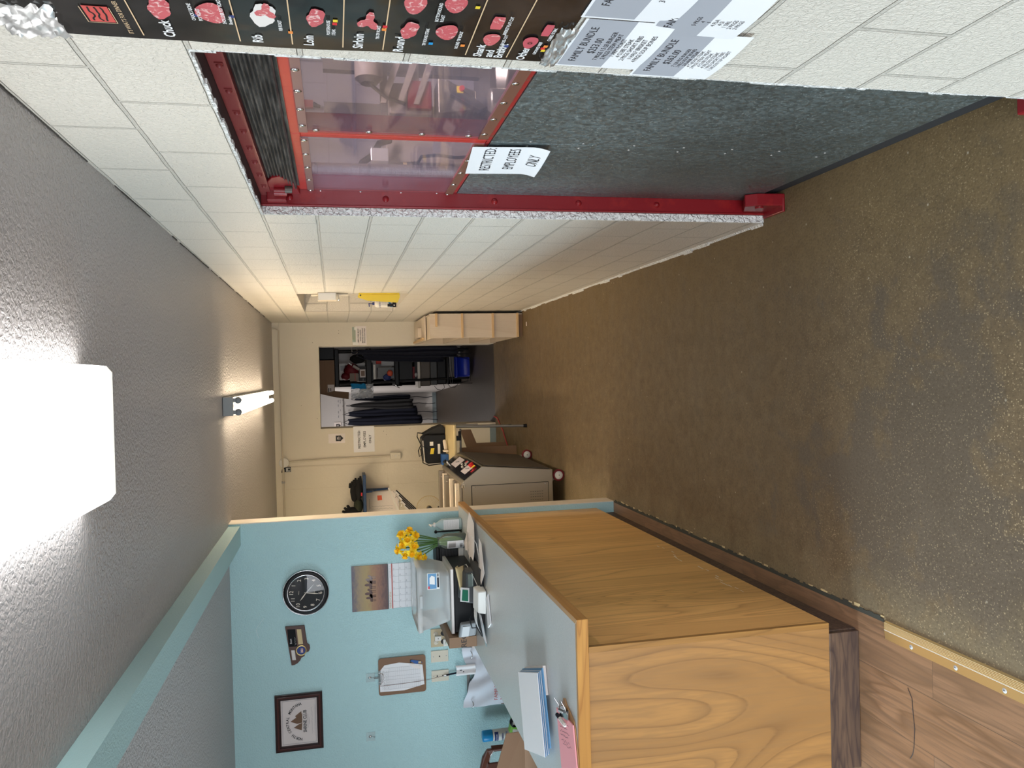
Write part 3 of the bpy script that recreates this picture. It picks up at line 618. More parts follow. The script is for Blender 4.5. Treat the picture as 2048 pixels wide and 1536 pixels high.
for k in range(3): b.scrib((XP, 1.50, 2.192 + k * .010), mY, Z_, .052, .006, 6, .003, mX, k, .0052)
wt(b, "IT'S WHAT'S FOR DINNER", .011, 1.548, 2.163, bold=False, m='peach_lbl')
po = tag(obj('poster', b, None, at=(XP, 1.2, 1.88)), 'black glossy poster of beef cuts on the white block wall above the flyers', 'poster')
rr = random.Random(4)
def crinkle(y0, y1, z0, z1):
    b = MB('wrap')    # loose shrink-wrap on the poster
    g = [[V((XP - .004 - rr.uniform(0, .009), y0 + (y1 - y0) * i / 14 + rr.uniform(-.003, .003), z0 + (z1 - z0) * j / 14 + rr.uniform(-.003, .003))) for j in range(15)] for i in range(15)]
    b.add([p for r_ in g for p in r_], [(i * 15 + j, (i + 1) * 15 + j, (i + 1) * 15 + j + 1, i * 15 + j + 1) for i in range(14) for j in range(14)], True); obj('shrink_wrap', b, po, label='crinkled clear plastic wrap')
crinkle(1.45, 1.578, 2.27, 2.37); crinkle(1.40, 1.572, 1.385, 1.42)
def flyer(y, z, lines, price, lab, w=.216, h=.172, tilt=0, uc=.5):
    st = min(.088, .53 / len(lines))
    def draw(b, P, ux, uz, nn):
        b.mat('flyer_grey')
        q = [P(.03, .97, .0004), P(.03, .45, .0004), P(1, .42, .0004), P(1, .97, .0004)]
        for i in range(6):
            u0, u1 = .03 + .97 * i / 6, .03 + .97 * (i + 1) / 6
            for j in range(4):
                v0, v1 = .44 + .53 * j / 4, .44 + .53 * (j + 1) / 4
                b.quad(P(u0, v0, .0004), P(u1, v0, .0004), P(u1, v1, .0004), P(u0, v1, .0004))
        tw = lambda t_, z_, u, v, w_: b.text(t_, z_, P(u, v), ux, uz, 0, 'C', False, w_, lambda a, c: P(u + a / w, v + c / h, .0009))
        b.mat('ink'); tw('FAMILY BUNDLE' if uc == .5 else 'FAMILY', .0215, uc, .80, 1.0); tw(price, .0215, uc, .66, 1.0)
        for i, s in enumerate(lines): tw(s, .0142 * st / .088 + .001, uc, .565 - i * st, 1.0)
    return sheetpaper('price_flyer', lab, 'flyer', (XP - .004, y, z), (0, -1, tilt), (0, 0, 1), w, h, 'paper', .005, draw, 'price flyers on the near wall')
flyer(1.356, 1.225, ['8', '', '', '3'], '', 'price flyer at the top beside the poster foot, mostly cut off by the photo edge', uc=.40)
flyer(1.575, 1.213, ['7 PKGS 1.5 LB BURGER', '2 PKGS STEW MEAT', '1 ARM ROAST', '4 CUBE STEAK', '2 PKGS SHORT RIBS', '1 HALF BRISKET', '4 PKGS SOUP BONES'], '$253.00', 'price flyer headed FAMILY BUNDLE $253.00 taped directly under the beef poster')
flyer(1.412, 1.085, ['5 PKGS', '4', '1', '4 FLA', '4 SI', '1 SIRL', '2 PKGS', '2 PKGS'], '', 'price flyer overlapping the $262.00 one, with a 5 PKGS line', tilt=.03, uc=.36)
flyer(1.604, 1.043, ['7 1LB PKG BURGER', '2 PKG SOUP BONES', '2 FLANK STEAK', '4 T-BONE STEAK', '2 PKGS STEW MEAT', '4 CUBE STEAK', '4 SIRLOIN STEAK', '1 PKG SHORT RIBS', '1 SIRLOIN TIP ROAST'], '$262.00', 'price flyer headed FAMILY BUNDLE $262.00, lowest on the near block wall', tilt=.02)

# ------------------------------------------------------------------ counter
CX, CY0, CZ = -.8255, 2.581, 1.067
t = thing('counter', 'long service counter with grey top, orange oak edge and oak plywood panels', 'counter', (-1.2, 3.9, 0))
obj('worktop', MB('counter').box(-1.61, CX - .019, CY0 + .019, YT - .001, CZ - .038, CZ), t, label='grey speckled laminate top')
b = MB('oak').prism([(-1.61, CY0, CZ - .040), (CX, CY0, CZ - .040), (CX - .019, CY0 + .019, CZ - .040), (-1.61, CY0 + .019, CZ - .040)], (0, 0, .0405)).mat('oak_y')
b.prism([(CX, CY0, CZ - .040), (CX, YT - .002, CZ - .040), (CX - .019, YT - .002, CZ - .040), (CX - .019, CY0 + .019, CZ - .040)], (0, 0, .0405))
obj('edge_trim', b, t, bevel=.0015, label='solid oak edge trim')
PX, PY, PZ = -.922, 2.583, .126
obj('front_panel', MB('ply').box(PX - .018, PX, PY + .0195, YT - .002, PZ, CZ - .041), t, label='oak plywood front panel')
rr = random.Random(8)
for i in range(26):
    y = 3.05 + i * .036 + rr.uniform(-.01, .01); z = .205 + .02 * sin(i * .5) + rr.uniform(-.006, .006)
    if i in (8, 9, 13, 14, 15, 20, 22, 23): continue
    obj('scuff_mark', MB('tape').box(PX, PX + .0006, y, y + .03, z, z + rr.uniform(.001, .003)), t, label='pale scrape across the panel')
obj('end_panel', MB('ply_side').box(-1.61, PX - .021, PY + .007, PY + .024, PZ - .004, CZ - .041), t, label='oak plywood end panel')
obj('shadow_gap', MB('ink').box(PX - .0215, PX - .0195, PY + .006, PY + .02, PZ, CZ - .041), t)
obj('corner_strip', MB('oak_z').box(PX - .0195, PX + .0006, PY, PY + .0195, PZ, CZ - .041), t, bevel=.001)
b = MB('weathered').box(-1.46, PX - .040, PY + .006, PY + .026, .002, PZ - .005).box(-1.0, PX - .035, PY + .026, YT - .003, .002, PZ - .001)
obj('toe_kick', b, t, bevel=.002, label='weathered dark toe board')
obj('back_panel', MB('cardboard2').box(-1.60, -1.585, PY + .03, YT - .01, .1, CZ - .04), t)
# brass transition strip screwed to the floor
t = thing('floor_strip', 'ribbed brass edging strip screwed where vinyl planks meet the concrete', 'floor trim', (-.91, 1.6, 0))
b = MB('brass_strip').prism([(-.945, -.5, .001), (-.945, -.5, .004), (-.915, -.5, .008), (-.888, -.5, .007), (-.882, -.5, .0)], (0, 2.941, 0))
b.mat('gold_flat')
for i in range(6): b.box(-.911 + i * .0045, -.909 + i * .0045, -.5, 2.44, .0077, .0085)
b.mat('white').box(-.9135, -.9122, -.5, 2.4405, .0078, .0088)
obj('strip', b, t)
for y in (2.31, 2.115, 1.93, 1.73): obj('screw', MB('light_grey').lathe([(0, .0025), (.004, .0025), (.0085, 0)], (-.930, y, .006), 'z', 12).mat('ink').box(-.931, -.929, y - .003, y + .003, .0084, .0087), t)
b = MB('ink'); b.tube([(-1.075, 2.335, .0022), (-1.105, 2.315, .0022), (-1.155, 2.311, .0022), (-1.20, 2.305, .0022), (-1.26, 2.31, .0022), (-1.29, 2.317, .0022), (-1.31, 2.33, .0022)], .0009, 5)
tag(obj('crack', b, None, at=(-1.2, 2.31, .001)), 'thin dark crack across the vinyl planks by the counter foot', 'crack')

# ------------------------------------------------------------------ things on the teal wall (their fronts face -Y)
W = YT - .0005
t = thing('wall_clock', 'round black wall clock with silver rings and thin numerals on the teal wall', 'clock', (-1.336, YT, 2.043))
c0 = V((-1.336, W, 2.043)); R0 = .1415
tl = Matrix.Rotation(radians(-4), 4, 'Y')
obj('case', MB('black').lathe([(0, 0), (R0 - .004, 0), (R0 - .004, .016), (R0 - .010, .026), (R0 - .028, .022), (R0 - .034, .0190), (0, .0190)], c0, 'y', 48), t)
obj('outer_ring', MB('chrome').lathe([(R0 - .004, .012), (R0, .012), (R0, .024), (R0 - .0035, .0268), (R0 - .004, .02)], c0, 'y', 48), t)
obj('inner_ring', MB('chrome').lathe([(R0 - .030, .020), (R0 - .027, .0275), (R0 - .031, .0275), (R0 - .034, .020)], c0, 'y', 48), t)
b = MB('black').lathe([(0, .0205), (R0 - .031, .0205)], c0, 'y', 40); b.mat('cream')
rotv = lambda a: (V((cos(a), 0, -sin(a))), V((sin(a), 0, cos(a))))
ux, uz = rotv(radians(4))
for h_ in range(1, 13):
    a = radians(90 - 30 * h_); p = c0 + ux * (.088 * cos(a)) + uz * (.088 * sin(a)) - uz * .010
    b.text(str(h_), .033, p + V((0, -.0208, 0)), ux, uz, .0004, 'C', False, wide=.9)
b.text('electric', .008, c0 + uz * .042 + V((0, -.0208, 0)), ux, uz, .0004, 'C').text('quartz', .007, c0 - uz * .052 + V((0, -.0208, 0)), ux, uz, .0004, 'C')
obj('dial', b, t)
def hand(nm, ang, ln, wd, tail=.01, m='cream', lift=.0225):
    d = V((sin(ang), 0, cos(ang))); o = V((cos(ang), 0, -sin(ang))); c = c0 + V((0, -lift, 0))
    obj(nm, MB(m).prism([c - d * tail - o * wd * .3, c + d * ln * .55 - o * wd, c + d * ln, c + d * ln * .55 + o * wd, c - d * tail + o * wd * .3], (0, -.0008, 0)), t)
hand('hour_hand', radians(-52), .062, .0035); hand('minute_hand', radians(188), .09, .0033); hand('second_hand', radians(134), .075, .0009, .02, 'white', .024)
obj('glass', MB('glass_face').lathe([(0, .0262), (R0 - .04, .0258), (R0 - .031, .025)], c0, 'y', 40), t)
# calendar
t = thing('wall_calendar', 'wall calendar with a brown painting of riders above the month grid, on teal wall', 'calendar', (-1.34, YT, 1.55))
def cal(u, v): x = -1.485 + .288 * u; z = 1.3 + .234 * v; return V((x, W - .001 - .004 * (1 - v) * sin(pi * u), z))
b = MB('paper').sheet(8, 8, cal)
b.mat('ink_grey')
for i in range(8): x = -1.483 + .2855 * i / 7; b.line((x, W - .006, 1.505), (x, W - .006, 1.305), .0008, mY, .001)
for i in range(6): z = 1.505 - .04 * i; b.line((-1.483, W - .006, z), (-1.1975, W - .006, z), .0008, mY, .001)
d_ = 0
for r in range(5):
    for c in range(7):
        if r == 0 and c < 1: continue
        d_ += 1
        if d_ <= 31: b.text(str(d_), .011, (-1.478 + .0408 * c, W - .0065, 1.493 - .04 * r), X_, Z_, .001)
b.mat('cal_red').box(-1.485, -1.197, W - .0075, W - .005, 1.505, 1.511).mat('gold_flat').text('MARCH 2026', .018, (-1.480, W - .0065, 1.515), X_, Z_, .001)
b.mat('ink_grey').text('S   M   T   W   T   F   S', .008, (-1.25, W - .0065, 1.517), X_, Z_, .001, 'C')
obj('month_page', b, t)
b = MB('painting').box(-1.487, -1.197, W - .006, W - .001, 1.536, 1.762)
b.mat('wood_dark'); f = W - .0065
for cx, s_ in ((-1.322, 1), (-1.378, 1.0), (-1.405, .9), (-1.288, .9)):   # small dark riders on horses
    z0 = 1.615
    b.add([V((cx + a * s_, f, z0 + c * s_)) for a, c in ((-.03, .02), (-.026, .036), (-.008, .038), (.014, .038), (.024, .052), (.033, .044), (.022, .022), (.004, .018))], [tuple(range(8))], False)
    for q in (-.024, -.014, .006, .016): b.box(cx + q * s_, cx + (q + .0035) * s_, f, f + .0002, z0 - .004, z0 + .025 * s_)
    b.add([V((cx + a * s_, f - .0001, z0 + c * s_)) for a, c in ((-.008, .034), (-.008, .056), (-.003, .066), (.004, .066), (.009, .054), (.008, .034))], [tuple(range(6))], False)
obj('picture_page', b, t)
obj('spiral', MB('dark_grey').box(-1.486, -1.198, W - .0075, W - .001, 1.531, 1.535), t)
# state-shaped award plaque
t = thing('award_plaque', 'dark walnut plaque cut to a state outline with a 2021 medallion', 'plaque', (-1.66, YT, 2.1))
out = [(-1.540, 2.176), (-1.541, 2.058), (-1.655, 2.045), (-1.668, 2.030), (-1.690, 2.028), (-1.708, 2.036), (-1.713, 2.054), (-1.722, 2.062), (-1.735, 2.062), (-1.744, 2.082), (-1.760, 2.090), (-1.776, 2.106), (-1.785, 2.125), (-1.786, 2.143), (-1.66, 2.160)]
obj('board', MB('walnut').prism([(x, W, z) for x, z in out], (0, -.014, 0)), t, bevel=.003)
pl = MB('black_gloss').prism([(-1.557, W - .0142, 2.163), (-1.560, W - .0142, 2.115), (-1.668, W - .0142, 2.106), (-1.667, W - .0142, 2.155)], (0, -.0012, 0))
pl.mat('silver_flat').text('Best', .018, (-1.648, W - .0155, 2.136), V((1, 0, .08)), Z_, .0004).scrib((-1.660, W - .0155, 2.115), V((1, 0, .08)), Z_, .05, .008, 14, .0012, mY, 2)
obj('black_plate', pl, t)
obj('gold_plate', MB('gold_flat').prism([(-1.561, W - .0142, 2.106), (-1.563, W - .0142, 2.079), (-1.656, W - .0142, 2.070), (-1.657, W - .0142, 2.098)], (0, -.0012, 0)), t)
obj('silver_plate', MB('silver_flat').prism([(-1.690, W - .0142, 2.143), (-1.691, W - .0142, 2.122), (-1.753, W - .0142, 2.115), (-1.752, W - .0142, 2.137)], (0, -.0012, 0)), t)
mc = V((-1.696, W - .014, 2.082))
b = MB('gold').lathe([(0, 0), (.033, 0), (.033, .003), (.027, .004), (.0265, .002), (0, .002)], mc, 'y', 24).mat('ink_blue').lathe([(0, .0023), (.0262, .0023)], mc, 'y', 24)
b.mat('white').text('2021', .019, mc + V((-.002, -.0026, -.010)), X_, Z_, .0004, 'C', True, .75).mat('orange').text('2021', .0185, mc + V((0, -.0026, -.012)), X_, Z_, .0006, 'C', False, .75)
obj('medallion', b, t)
# framed certificate
t = thing('framed_certificate', 'NORTH CENTRAL MONTANA SHRINE CLUB certificate in a dark mahogany frame', 'certificate', (-2.145, YT, 2.1))
def frame_ring(b, x0, x1, z0, z1, w_, y0, y1):
    for a in (((x0, z0), (x1, z0), (x1 - w_, z0 + w_), (x0 + w_, z0 + w_)), ((x1, z0), (x1, z1), (x1 - w_, z1 - w_), (x1 - w_, z0 + w_)), ((x1, z1), (x0, z1), (x0 + w_, z1 - w_), (x1 - w_, z1 - w_)), ((x0, z1), (x0, z0), (x0 + w_, z0 + w_), (x0 + w_, z1 - w_))):
        b.prism([(x, y0, z) for x, z in a], (0, y1 - y0, 0))
x0, x1, z0, z1 = -2.323, -1.966, 1.962, 2.251
b = MB('mahogany'); frame_ring(b, x0, x1, z0, z1, .013, W, W - .016); b.mat('mahogany2'); frame_ring(b, x0 + .012, x1 - .012, z0 + .012, z1 - .012, .012, W, W - .022); b.mat('mahogany'); frame_ring(b, x0 + .023, x1 - .023, z0 + .023, z1 - .023, .012, W, W - .014)
obj('frame', b, t, bevel=.0012)
f = W - .006
b = MB('paper_pinkish').box(x0 + .03, x1 - .03, f, W, z0 + .03, z1 - .03)
b.mat('ink_grey')
for q in (.042, .0445): frame_ring(b, x0 + q, x1 - q, z0 + q, z1 - q, .0008, f - .0003, f - .0006)
cx, cz = (x0 + x1) / 2 , 2.100
b.mat('ink'); s = 'NORTH CENTRAL MONTANA'; rad = .105
for i, ch in enumerate(s):
    if ch == ' ': continue
    a = radians(174 - 168 * (i + .5) / len(s)); ux, uz = V((sin(a), 0, -cos(a))), V((cos(a), 0, sin(a)))
    b.text(ch, .024, V((cx + rad * cos(a), f, cz - .020 + .090 * sin(a))), ux, uz, .0006, 'C', True, .85)
b.text('SHRINE CLUB', .029, (cx, f, cz - .038), X_, Z_, .0006, 'C', True, .8)
b.mat('hardboard').add([V((cx + a * 1.25, f - .0006, cz + c * 1.2)) for a, c in ((-.045, -.006), (-.028, .034), (-.012, .006), (-.008, -.010))], [(0, 1, 2, 3)], False)
b.add([V((cx + a * 1.25, f - .0006, cz + c * 1.2)) for a, c in ((-.006, -.010), (-.010, .016), (.004, .050), (.022, .020), (.030, .026), (.052, -.006), (.02, -.010))], [tuple(range(7))], False)
b.line((cx - .055, f, cz - .006), (cx + .05, f, cz - .012), .0025, mY).mat('ink_grey')
b.text('CERTIFICATE OF APPRECIATION', .006, (cx, f, cz - .048), X_, Z_, .0006, 'C').text('PRESENTED TO', .006, (cx, f, cz - .057), X_, Z_, .0006, 'C')
b.scrib((cx - .085, f, cz - .072), X_, Z_, .17, .010, 44, .0008, mY, 6).scrib((cx - .1, f, cz - .087), X_, Z_, .2, .002, 60, .0008, mY, 7).scrib((cx - .02, f, cz - .094), X_, Z_, .11, .001, 30, .0006, mY, 8)
obj('certificate', b, t)
obj('glass', MB('glass_face').box(x0 + .034, x1 - .034, f - .003, f - .002, z0 + .034, z1 - .034), t)
# two clear sticky hooks, the right one carries the clipboard
def hook(x, z, lab):
    o = thing('adhesive_hook', lab, 'hook', (x, YT, z), 'clear sticky hooks on the teal wall')
    obj('pad', MB('clear_blue').box(x - .028, x + .028, W - .0015, W, z - .028, z + .028), o, bevel=.0005)
    obj('hook', MB('chrome').lathe([(0, 0), (.009, 0), (.008, .003), (0, .004)], (x, W - .0015, z + .004), 'y', 14).tube([(x, W - .006, z + .002), (x, W - .008, z - .018), (x, W - .012, z - .026), (x, W - .020, z - .026), (x, W - .022, z - .018)], .0014, 6), o)
hook(-1.917, 1.660, 'clear sticky hook holding up the hanging clipboard'); hook(-2.294, 1.668, 'clear sticky hook with nothing hanging from it, below the certificate')
t = thing('hanging_clipboard', 'brown clipboard with a filled table form, hanging on the teal wall', 'clipboard', (-1.917, YT, 1.46))
cc = V((-1.9165, W - .012, 1.459)); hw, hh = .119, .151
def rr_(cx, cz, hw, hh, r, y, n=5):
    o = []
    for sx, sz, a0 in ((1, 1, 0), (-1, 1, 90), (-1, -1, 180), (1, -1, 270)):
        for i in range(n + 1): a = radians(a0 + 90 * i / n); o.append(V((cx + sx * (hw - r) + r * cos(a), y, cz + sz * (hh - r) + r * sin(a))))
    return o
obj('board', MB('hardboard').prism(rr_(cc.x, cc.z, hw, hh, .018, cc.y), (0, -.003, 0)), t)
f = cc.y - .0035
pg = MB('paper').prism([V((cc.x + a, f, cc.z + c)) for a, c in ((-.094, .143), (.036, .146), (.075, .112), (.084, .02), (.074, -.04), (.056, -.130), (-.072, -.140), (-.080, -.1), (-.098, -.01))], (0, -.0012, 0))
pg.mat('ink_grey')
for i in range(31): z = cc.z + .085 - i * .0066; pg.line((cc.x - .082, f - .0013, z), (cc.x + .055, f - .0013, z), .0007, mY)
for x in (-.082, -.052, -.02, .0, .03, .055): pg.line((cc.x + x, f - .0014, cc.z + .118), (cc.x + x, f - .0014, cc.z - .115), .0008, mY)
pg.mat('ink')
for i in range(6): pg.scrib((cc.x - .08, f - .0014, cc.z + .125 - i * .0075), X_, Z_, .12, .004, 40, .0007, mY, i)
pg.mat('paper_pinkish').prism([V((cc.x + a, f - .002, cc.z + c)) for a, c in ((.068, -.045), (.040, -.075), (.030, -.115), (.052, -.118))], (0, -.0005, 0))
obj('form', pg, t)
cl = MB('chrome').box(cc.x - .045, cc.x + .045, f - .006, f + .001, cc.z + .138, cc.z + .152).tube([(cc.x - .03, f - .008, cc.z + .15), (cc.x - .03, f - .010, cc.z + .135), (cc.x + .03, f - .010, cc.z + .128), (cc.x + .03, f - .008, cc.z + .15)], .0015, 6).box(cc.x - .006, cc.x + .006, f - .004, f, cc.z + .15, cc.z + .178)
obj('clip', cl, t, bevel=.001)
b = MB('blue').prism([V((cc.x + a, f + .001, cc.z + c)) for a, c in ((.085, -.052), (.094, -.06), (.082, -.115), (.07, -.13), (.064, -.09))], (0, -.004, 0)).mat('ink').box(cc.x + .075, cc.x + .094, f - .003, f + .001, cc.z - .06, cc.z - .05).mat('gold_flat').box(cc.x + .068, cc.x + .080, f - .0035, f + .001, cc.z - .122, cc.z - .104)
tag(obj('packet', b, None, at=(cc.x + .08, f, cc.z - .09)), 'small blue packet tucked into the corner of the hanging clipboard', 'packet')
# string and pen
b = MB('rust_strip').tube([(cc.x - .052, f - .012, cc.z + .142), (cc.x - .05, f - .012, cc.z), (-1.962, f - .004, 1.30), (-1.95, W - .010, 1.187)], .0012, 6)
b.tube([(cc.x - .052, f - .012, cc.z + .142), (cc.x - .02, f - .012, cc.z + .125), (cc.x + .02, f - .012, cc.z + .12), (cc.x + .03, f - .011, cc.z + .14)], .0010, 6)
tg = thing('pen_on_string', 'dark pen hanging on a string from the wall clipboard, over the lower switch plate', 'pen', (-1.947, YT - .012, 1.10))
obj('string', b, tg)
b = MB('navy').cyl((-1.949, W - .012, 1.19), (-1.934, W - .012, 1.062), .0052, n=10).mat('chrome').cyl((-1.934, W - .012, 1.062), (-1.933, W - .012, 1.052), .004, .001).cyl((-1.9495, W - .012, 1.192), (-1.948, W - .012, 1.176), .0058)
obj('pen', b, tg)
# wall plates
t = thing('outlet_plate', 'double-gang tan outlet plate on the teal wall with a white plug and sensor', 'outlet', (-1.70, YT, 1.212))
obj('plate', MB('plate_tan').box(-1.7605, -1.6425, W - .006, W, 1.155, 1.269), t, bevel=.002)
for x in (-1.675, -1.728):
    b = MB('plate_ivory')
    for z in (1.236, 1.188): b.lathe([(0, .0075), (.0165, .0075), (.0165, 0)], (x, W, z), 'y', 16).mat('ink')
    for z in (1.236, 1.188):
        b.mat('ink').box(x - .006, x - .0045, W - .0078, W - .007, z - .002, z + .006).box(x + .004, x + .0055, W - .0078, W - .007, z - .002, z + .006).lathe([(0, .0078), (.002, .0078)], (x, W, z - .007), 'y', 8)
    obj('receptacle', b, t)
tag(obj('wall_charger', MB('off_white_plastic').box(-1.712, -1.684, W - .034, W - .008, 1.205, 1.245).mat('ink').box(-1.702, -1.694, W - .0345, W - .034, 1.222, 1.226), None, at=(-1.7, W - .02, 1.225), bevel=.003), 'small white charger plug pushed into the tan outlet plate', 'charger')
tag(obj('plug_in_sensor', MB('off_white_plastic').box(-1.752, -1.708, W - .03, W - .008, 1.140, 1.192).mat('clear').lathe([(0, .026), (.012, .024), (.016, .02)], (-1.73, W - .01, 1.165), 'y', 16), None, at=(-1.73, W - .02, 1.165), bevel=.005), 'square white plug-in night light with round lens, low on the tan outlet plate', 'night light')
for xa, xb, lab, holes in ((-1.860, -1.785, 'ivory phone jack plate between the tan outlet and the lower switch plate', ((0, 0),)), (-1.986, -1.9135, 'ivory two-jack plate behind the hanging pen', ((0, .018), (0, -.018)))):
    xm = (xa + xb) / 2; b = MB('plate_ivory').box(xa, xb, W - .005, W, 1.158, 1.271); b.mat('ink_grey')
    o = thing('jack_plate', lab, 'wall plate', (xm, YT, 1.215), 'ivory jack plates')
    obj('plate', b, o, bevel=.002)
    for dx, dz in holes: obj('jack', MB('ink').prism([(xm - .006, W - .0056, 1.212 + dz), (xm + .006, W - .0056, 1.212 + dz), (xm + .003, W - .0056, 1.220 + dz), (xm - .003, W - .0056, 1.220 + dz)], (0, -.0006, 0)), o)
    for z in (1.256, 1.172): obj('screw', MB('light_grey').lathe([(0, .0062), (.003, .006), (.0035, .005)], (xm, W, z), 'y', 10), o)
# carrier bags on a wire rack
t = thing('bag_rack', 'metal rack with hooks fixed to the teal wall, carrying white plastic bags', 'rack', (-1.92, YT, 1.03))
b = MB('dull_steel').box(-2.09, -1.76, W - .02, W, 1.022, 1.040)
obj('bar', b, t, bevel=.001)
for x0_ in (-1.787, -2.107): obj('prong', MB('chrome').tube([(x0_ + .012, W - .02, 1.035), (x0_ + .012, W - .05, 1.033), (x0_ + .006, W - .105, 1.022), (x0_ - .010, W - .112, 1.016), (x0_ - .028, W - .108, 1.020), (x0_ - .04, W - .10, 1.024)], .0028, 8), t)
t = thing('carrier_bags', 'stack of white plastic carrier bags with red lettering hanging on the wall rack', 'bags', (-1.93, YT - .06, .9))
rr = random.Random(2)
for k in range(4):
    y = W - .030 - k * .018
    def bagf(u, v, y=y, k=k):   # u across, v down
        x = -1.755 - .385 * u; z = 1.015 - .265 * v
        if v < .5:
            q = 1 - v / .5
            if .30 < u < .62: z -= .035 * q * sin(pi * (u - .30) / .32)
        z += .045 * max(0, 1 - v * 4) * (cos(2 * pi * (u - .02) * 1.0) * .5 + .3)
        return V((x - .02 * v, y - .010 * sin(6 * u + 3 * v + k) - .012 * sin(19 * u + 7 * v) * (1 - v * .5), z + .01 * k * (v < .1)))
    b = MB('paper_blue' if k else 'paper').sheet(26, 20, bagf)
    if k == 3:
        b.mat('ink_red')
        for i, s in enumerate(('FAMILY', 'MEATS', 'THANK YOU')): b.text(s, .032, (-2.105, y - .024, .858 - i * .038), X_, Z_, .001)
        b.mat('paper').sheet(8, 8, lambda u, v: V((-1.862 - .066 * u, y - .012 - .008 * sin(3 * pi * u), 1.118 - .125 * v + .014 * abs(u - .5))))
        b.mat('ink').box(-1.893, -1.889, y - .0215, y - .019, 1.085, 1.1).box(-1.905, -1.90, y - .0215, y - .019, 1.072, 1.079)
    obj('bag', b, t)
b = MB('paper_pinkish')
for i in range(6): b.sheet(4, 4, lambda u, v, i=i: V((-1.69 - .05 * u - .005 * i, W - .02 - .014 * i, 1.062 - .012 * i * .4 - .07 * v - .03 * u)))
obj('bag_handles', b, t, label='bunched bag handles')
# scratch on teal wall
tag(obj('scratch', MB('white').tube([(-1.48, W - .0003, 2.30), (-1.52, W - .0003, 2.335), (-1.55, W - .0003, 2.35), (-1.60, W - .0003, 2.335)][::-1], .0008, 4), None, at=(-1.54, W, 2.33)), 'thin curved pale scratch on the teal wall near the ceiling', 'scratch')

# ------------------------------------------------------------------ things on the counter
T0 = CZ + .0008
# white folders and blue files
def slab(name, lab, cat, mats, corners, z0, z1, group=None, draw=None, parent=None):
    b = MB(mats).prism([(x, y, z0) for x, y in corners], (0, 0, z1 - z0))
    if draw: draw(b)
    c = sum((V((x, y, z0)) for x, y in corners), V((0, 0, 0))) / len(corners)
    o = obj(name, b, parent, at=c if not parent else None, bevel=.0006)
    return tag(o, lab, cat, group) if not parent else o
def off(c, dx, dy): return [(x + dx, y + dy) for x, y in c]
base_c = [(-1.268, 3.345), (-1.150, 3.005), (-1.435, 2.915), (-1.558, 3.255)]
lk = [(-1.242, 3.325), (-1.128, 3.012), (-1.23, 2.98), (-1.33, 3.30)]
slab('paper_sheet', 'printed pinkish sheets at the bottom of the folder pile on the counter', 'paper', 'paper_pinkish', lk, T0, T0 + .012)
slab('blue_folder', 'blue folder full of papers beneath the white folder on the counter', 'folder', 'folder_blue', off([(-1.255, 3.345), (-1.132, 3.000), (-1.40, 2.905), (-1.53, 3.25)], 0, 0), T0 + .0125, T0 + .018)
b = MB('paper_blue')
for i in range(5): c = off(base_c, .012 - .004 * i, -.004 + .003 * i); b.mat('folder_blue' if i in (0, 2, 4) else 'paper_blue').prism([(x, y, T0 + .0185 + i * .0028) for x, y in c], (0, 0, .0016))
tag(obj('paper_stack', b, None, at=(-1.35, 3.12, T0 + .02)), 'loose pale sheets spilling between the blue and white folders', 'paper')
slab('white_folder', 'blank white folder lying on top of the paper pile on the counter', 'folder', 'paper', base_c, T0 + .034, T0 + .037)
# pink clipboard, long axis runs away to the left of the photo
t = thing('counter_clipboard', 'wooden clipboard with pink paper at the near corner of the counter', 'clipboard', (-1.30, 2.72, CZ))
ax = V((-.90, -.07, 0)).normalized() if False else V((-.965, -.262, 0)).normalized(); ay = V((-ax.y, ax.x, 0))
o0 = V((-1.152, 2.748, T0)); 
def L(u, v, z=0): return o0 + ax * u + ay * v + V((0, 0, z))
ay = V((ax.y, -ax.x, 0)) if ay.y < 0 else ay
hwid = .114
bd = [L(0, -.012), L(.0, .012), L(.018, .028), L(.035, .06), L(.06, hwid - .012), L(.085, hwid), L(.34, hwid), L(.34, -hwid), L(.085, -hwid), L(.06, -hwid + .012), L(.035, -.06), L(.018, -.028)]
obj('board', MB('hardboard2').prism(bd, (0, 0, .0032)), t, bevel=.001)
pg = MB('pink').prism([L(.052, .035, .004), L(.042, .103, .004), L(.30, .106, .004), L(.30, -.106, .004), L(.075, -.106, .004), L(.060, -.03, .004)], (0, 0, .0045))
pg.mat('ink')
for i in range(4): pg.scrib(L(.085 + i * .014, .07, .009), -ay, ax, .12 - .02 * (i % 2), .006, 16, .0014, Z_, i)
for i in range(2): pg.scrib(L(.145 + i * .010, .065 - .02 * i, .009), -ay, ax, .11, .012, 8, .0011, Z_, 9 + i)
obj('pink_sheets', pg, t, label='pink handwritten order sheets')
obj('white_sheet', MB('paper').prism([L(.25, .1065, .0085), L(.32, .1065, .0085), L(.33, -.107, .0085), L(.31, -.107, .0085)], (0, 0, .0012)), t)
cp = MB('chrome').box(0, 0, 0, 0, 0, 0)
cp = MB('chrome').prism([L(.035, -.05, .004), L(.035, .05, .004), L(.065, .06, .010), L(.065, -.06, .010)], (0, 0, .002)).prism([L(.028, -.03, .006), L(.028, .03, .006), L(.045, .03, .022), L(.045, -.03, .022)], (0, 0, .0015))
cp.tube([L(.0, .045, .028), L(.022, .04, .016), L(.05, .045, .008), L(.06, .052, .010)], .0022, 6).tube([L(.0, -.045, .028), L(.022, -.04, .016), L(.05, -.045, .008), L(.06, -.052, .010)], .0022, 6).mat('dark_grey').cyl(L(.04, -.035, .014), L(.04, .035, .014), .005)
obj('clip', cp, t)
p0, p1 = L(.060, .062, .018), L(.086, -.040, .016)
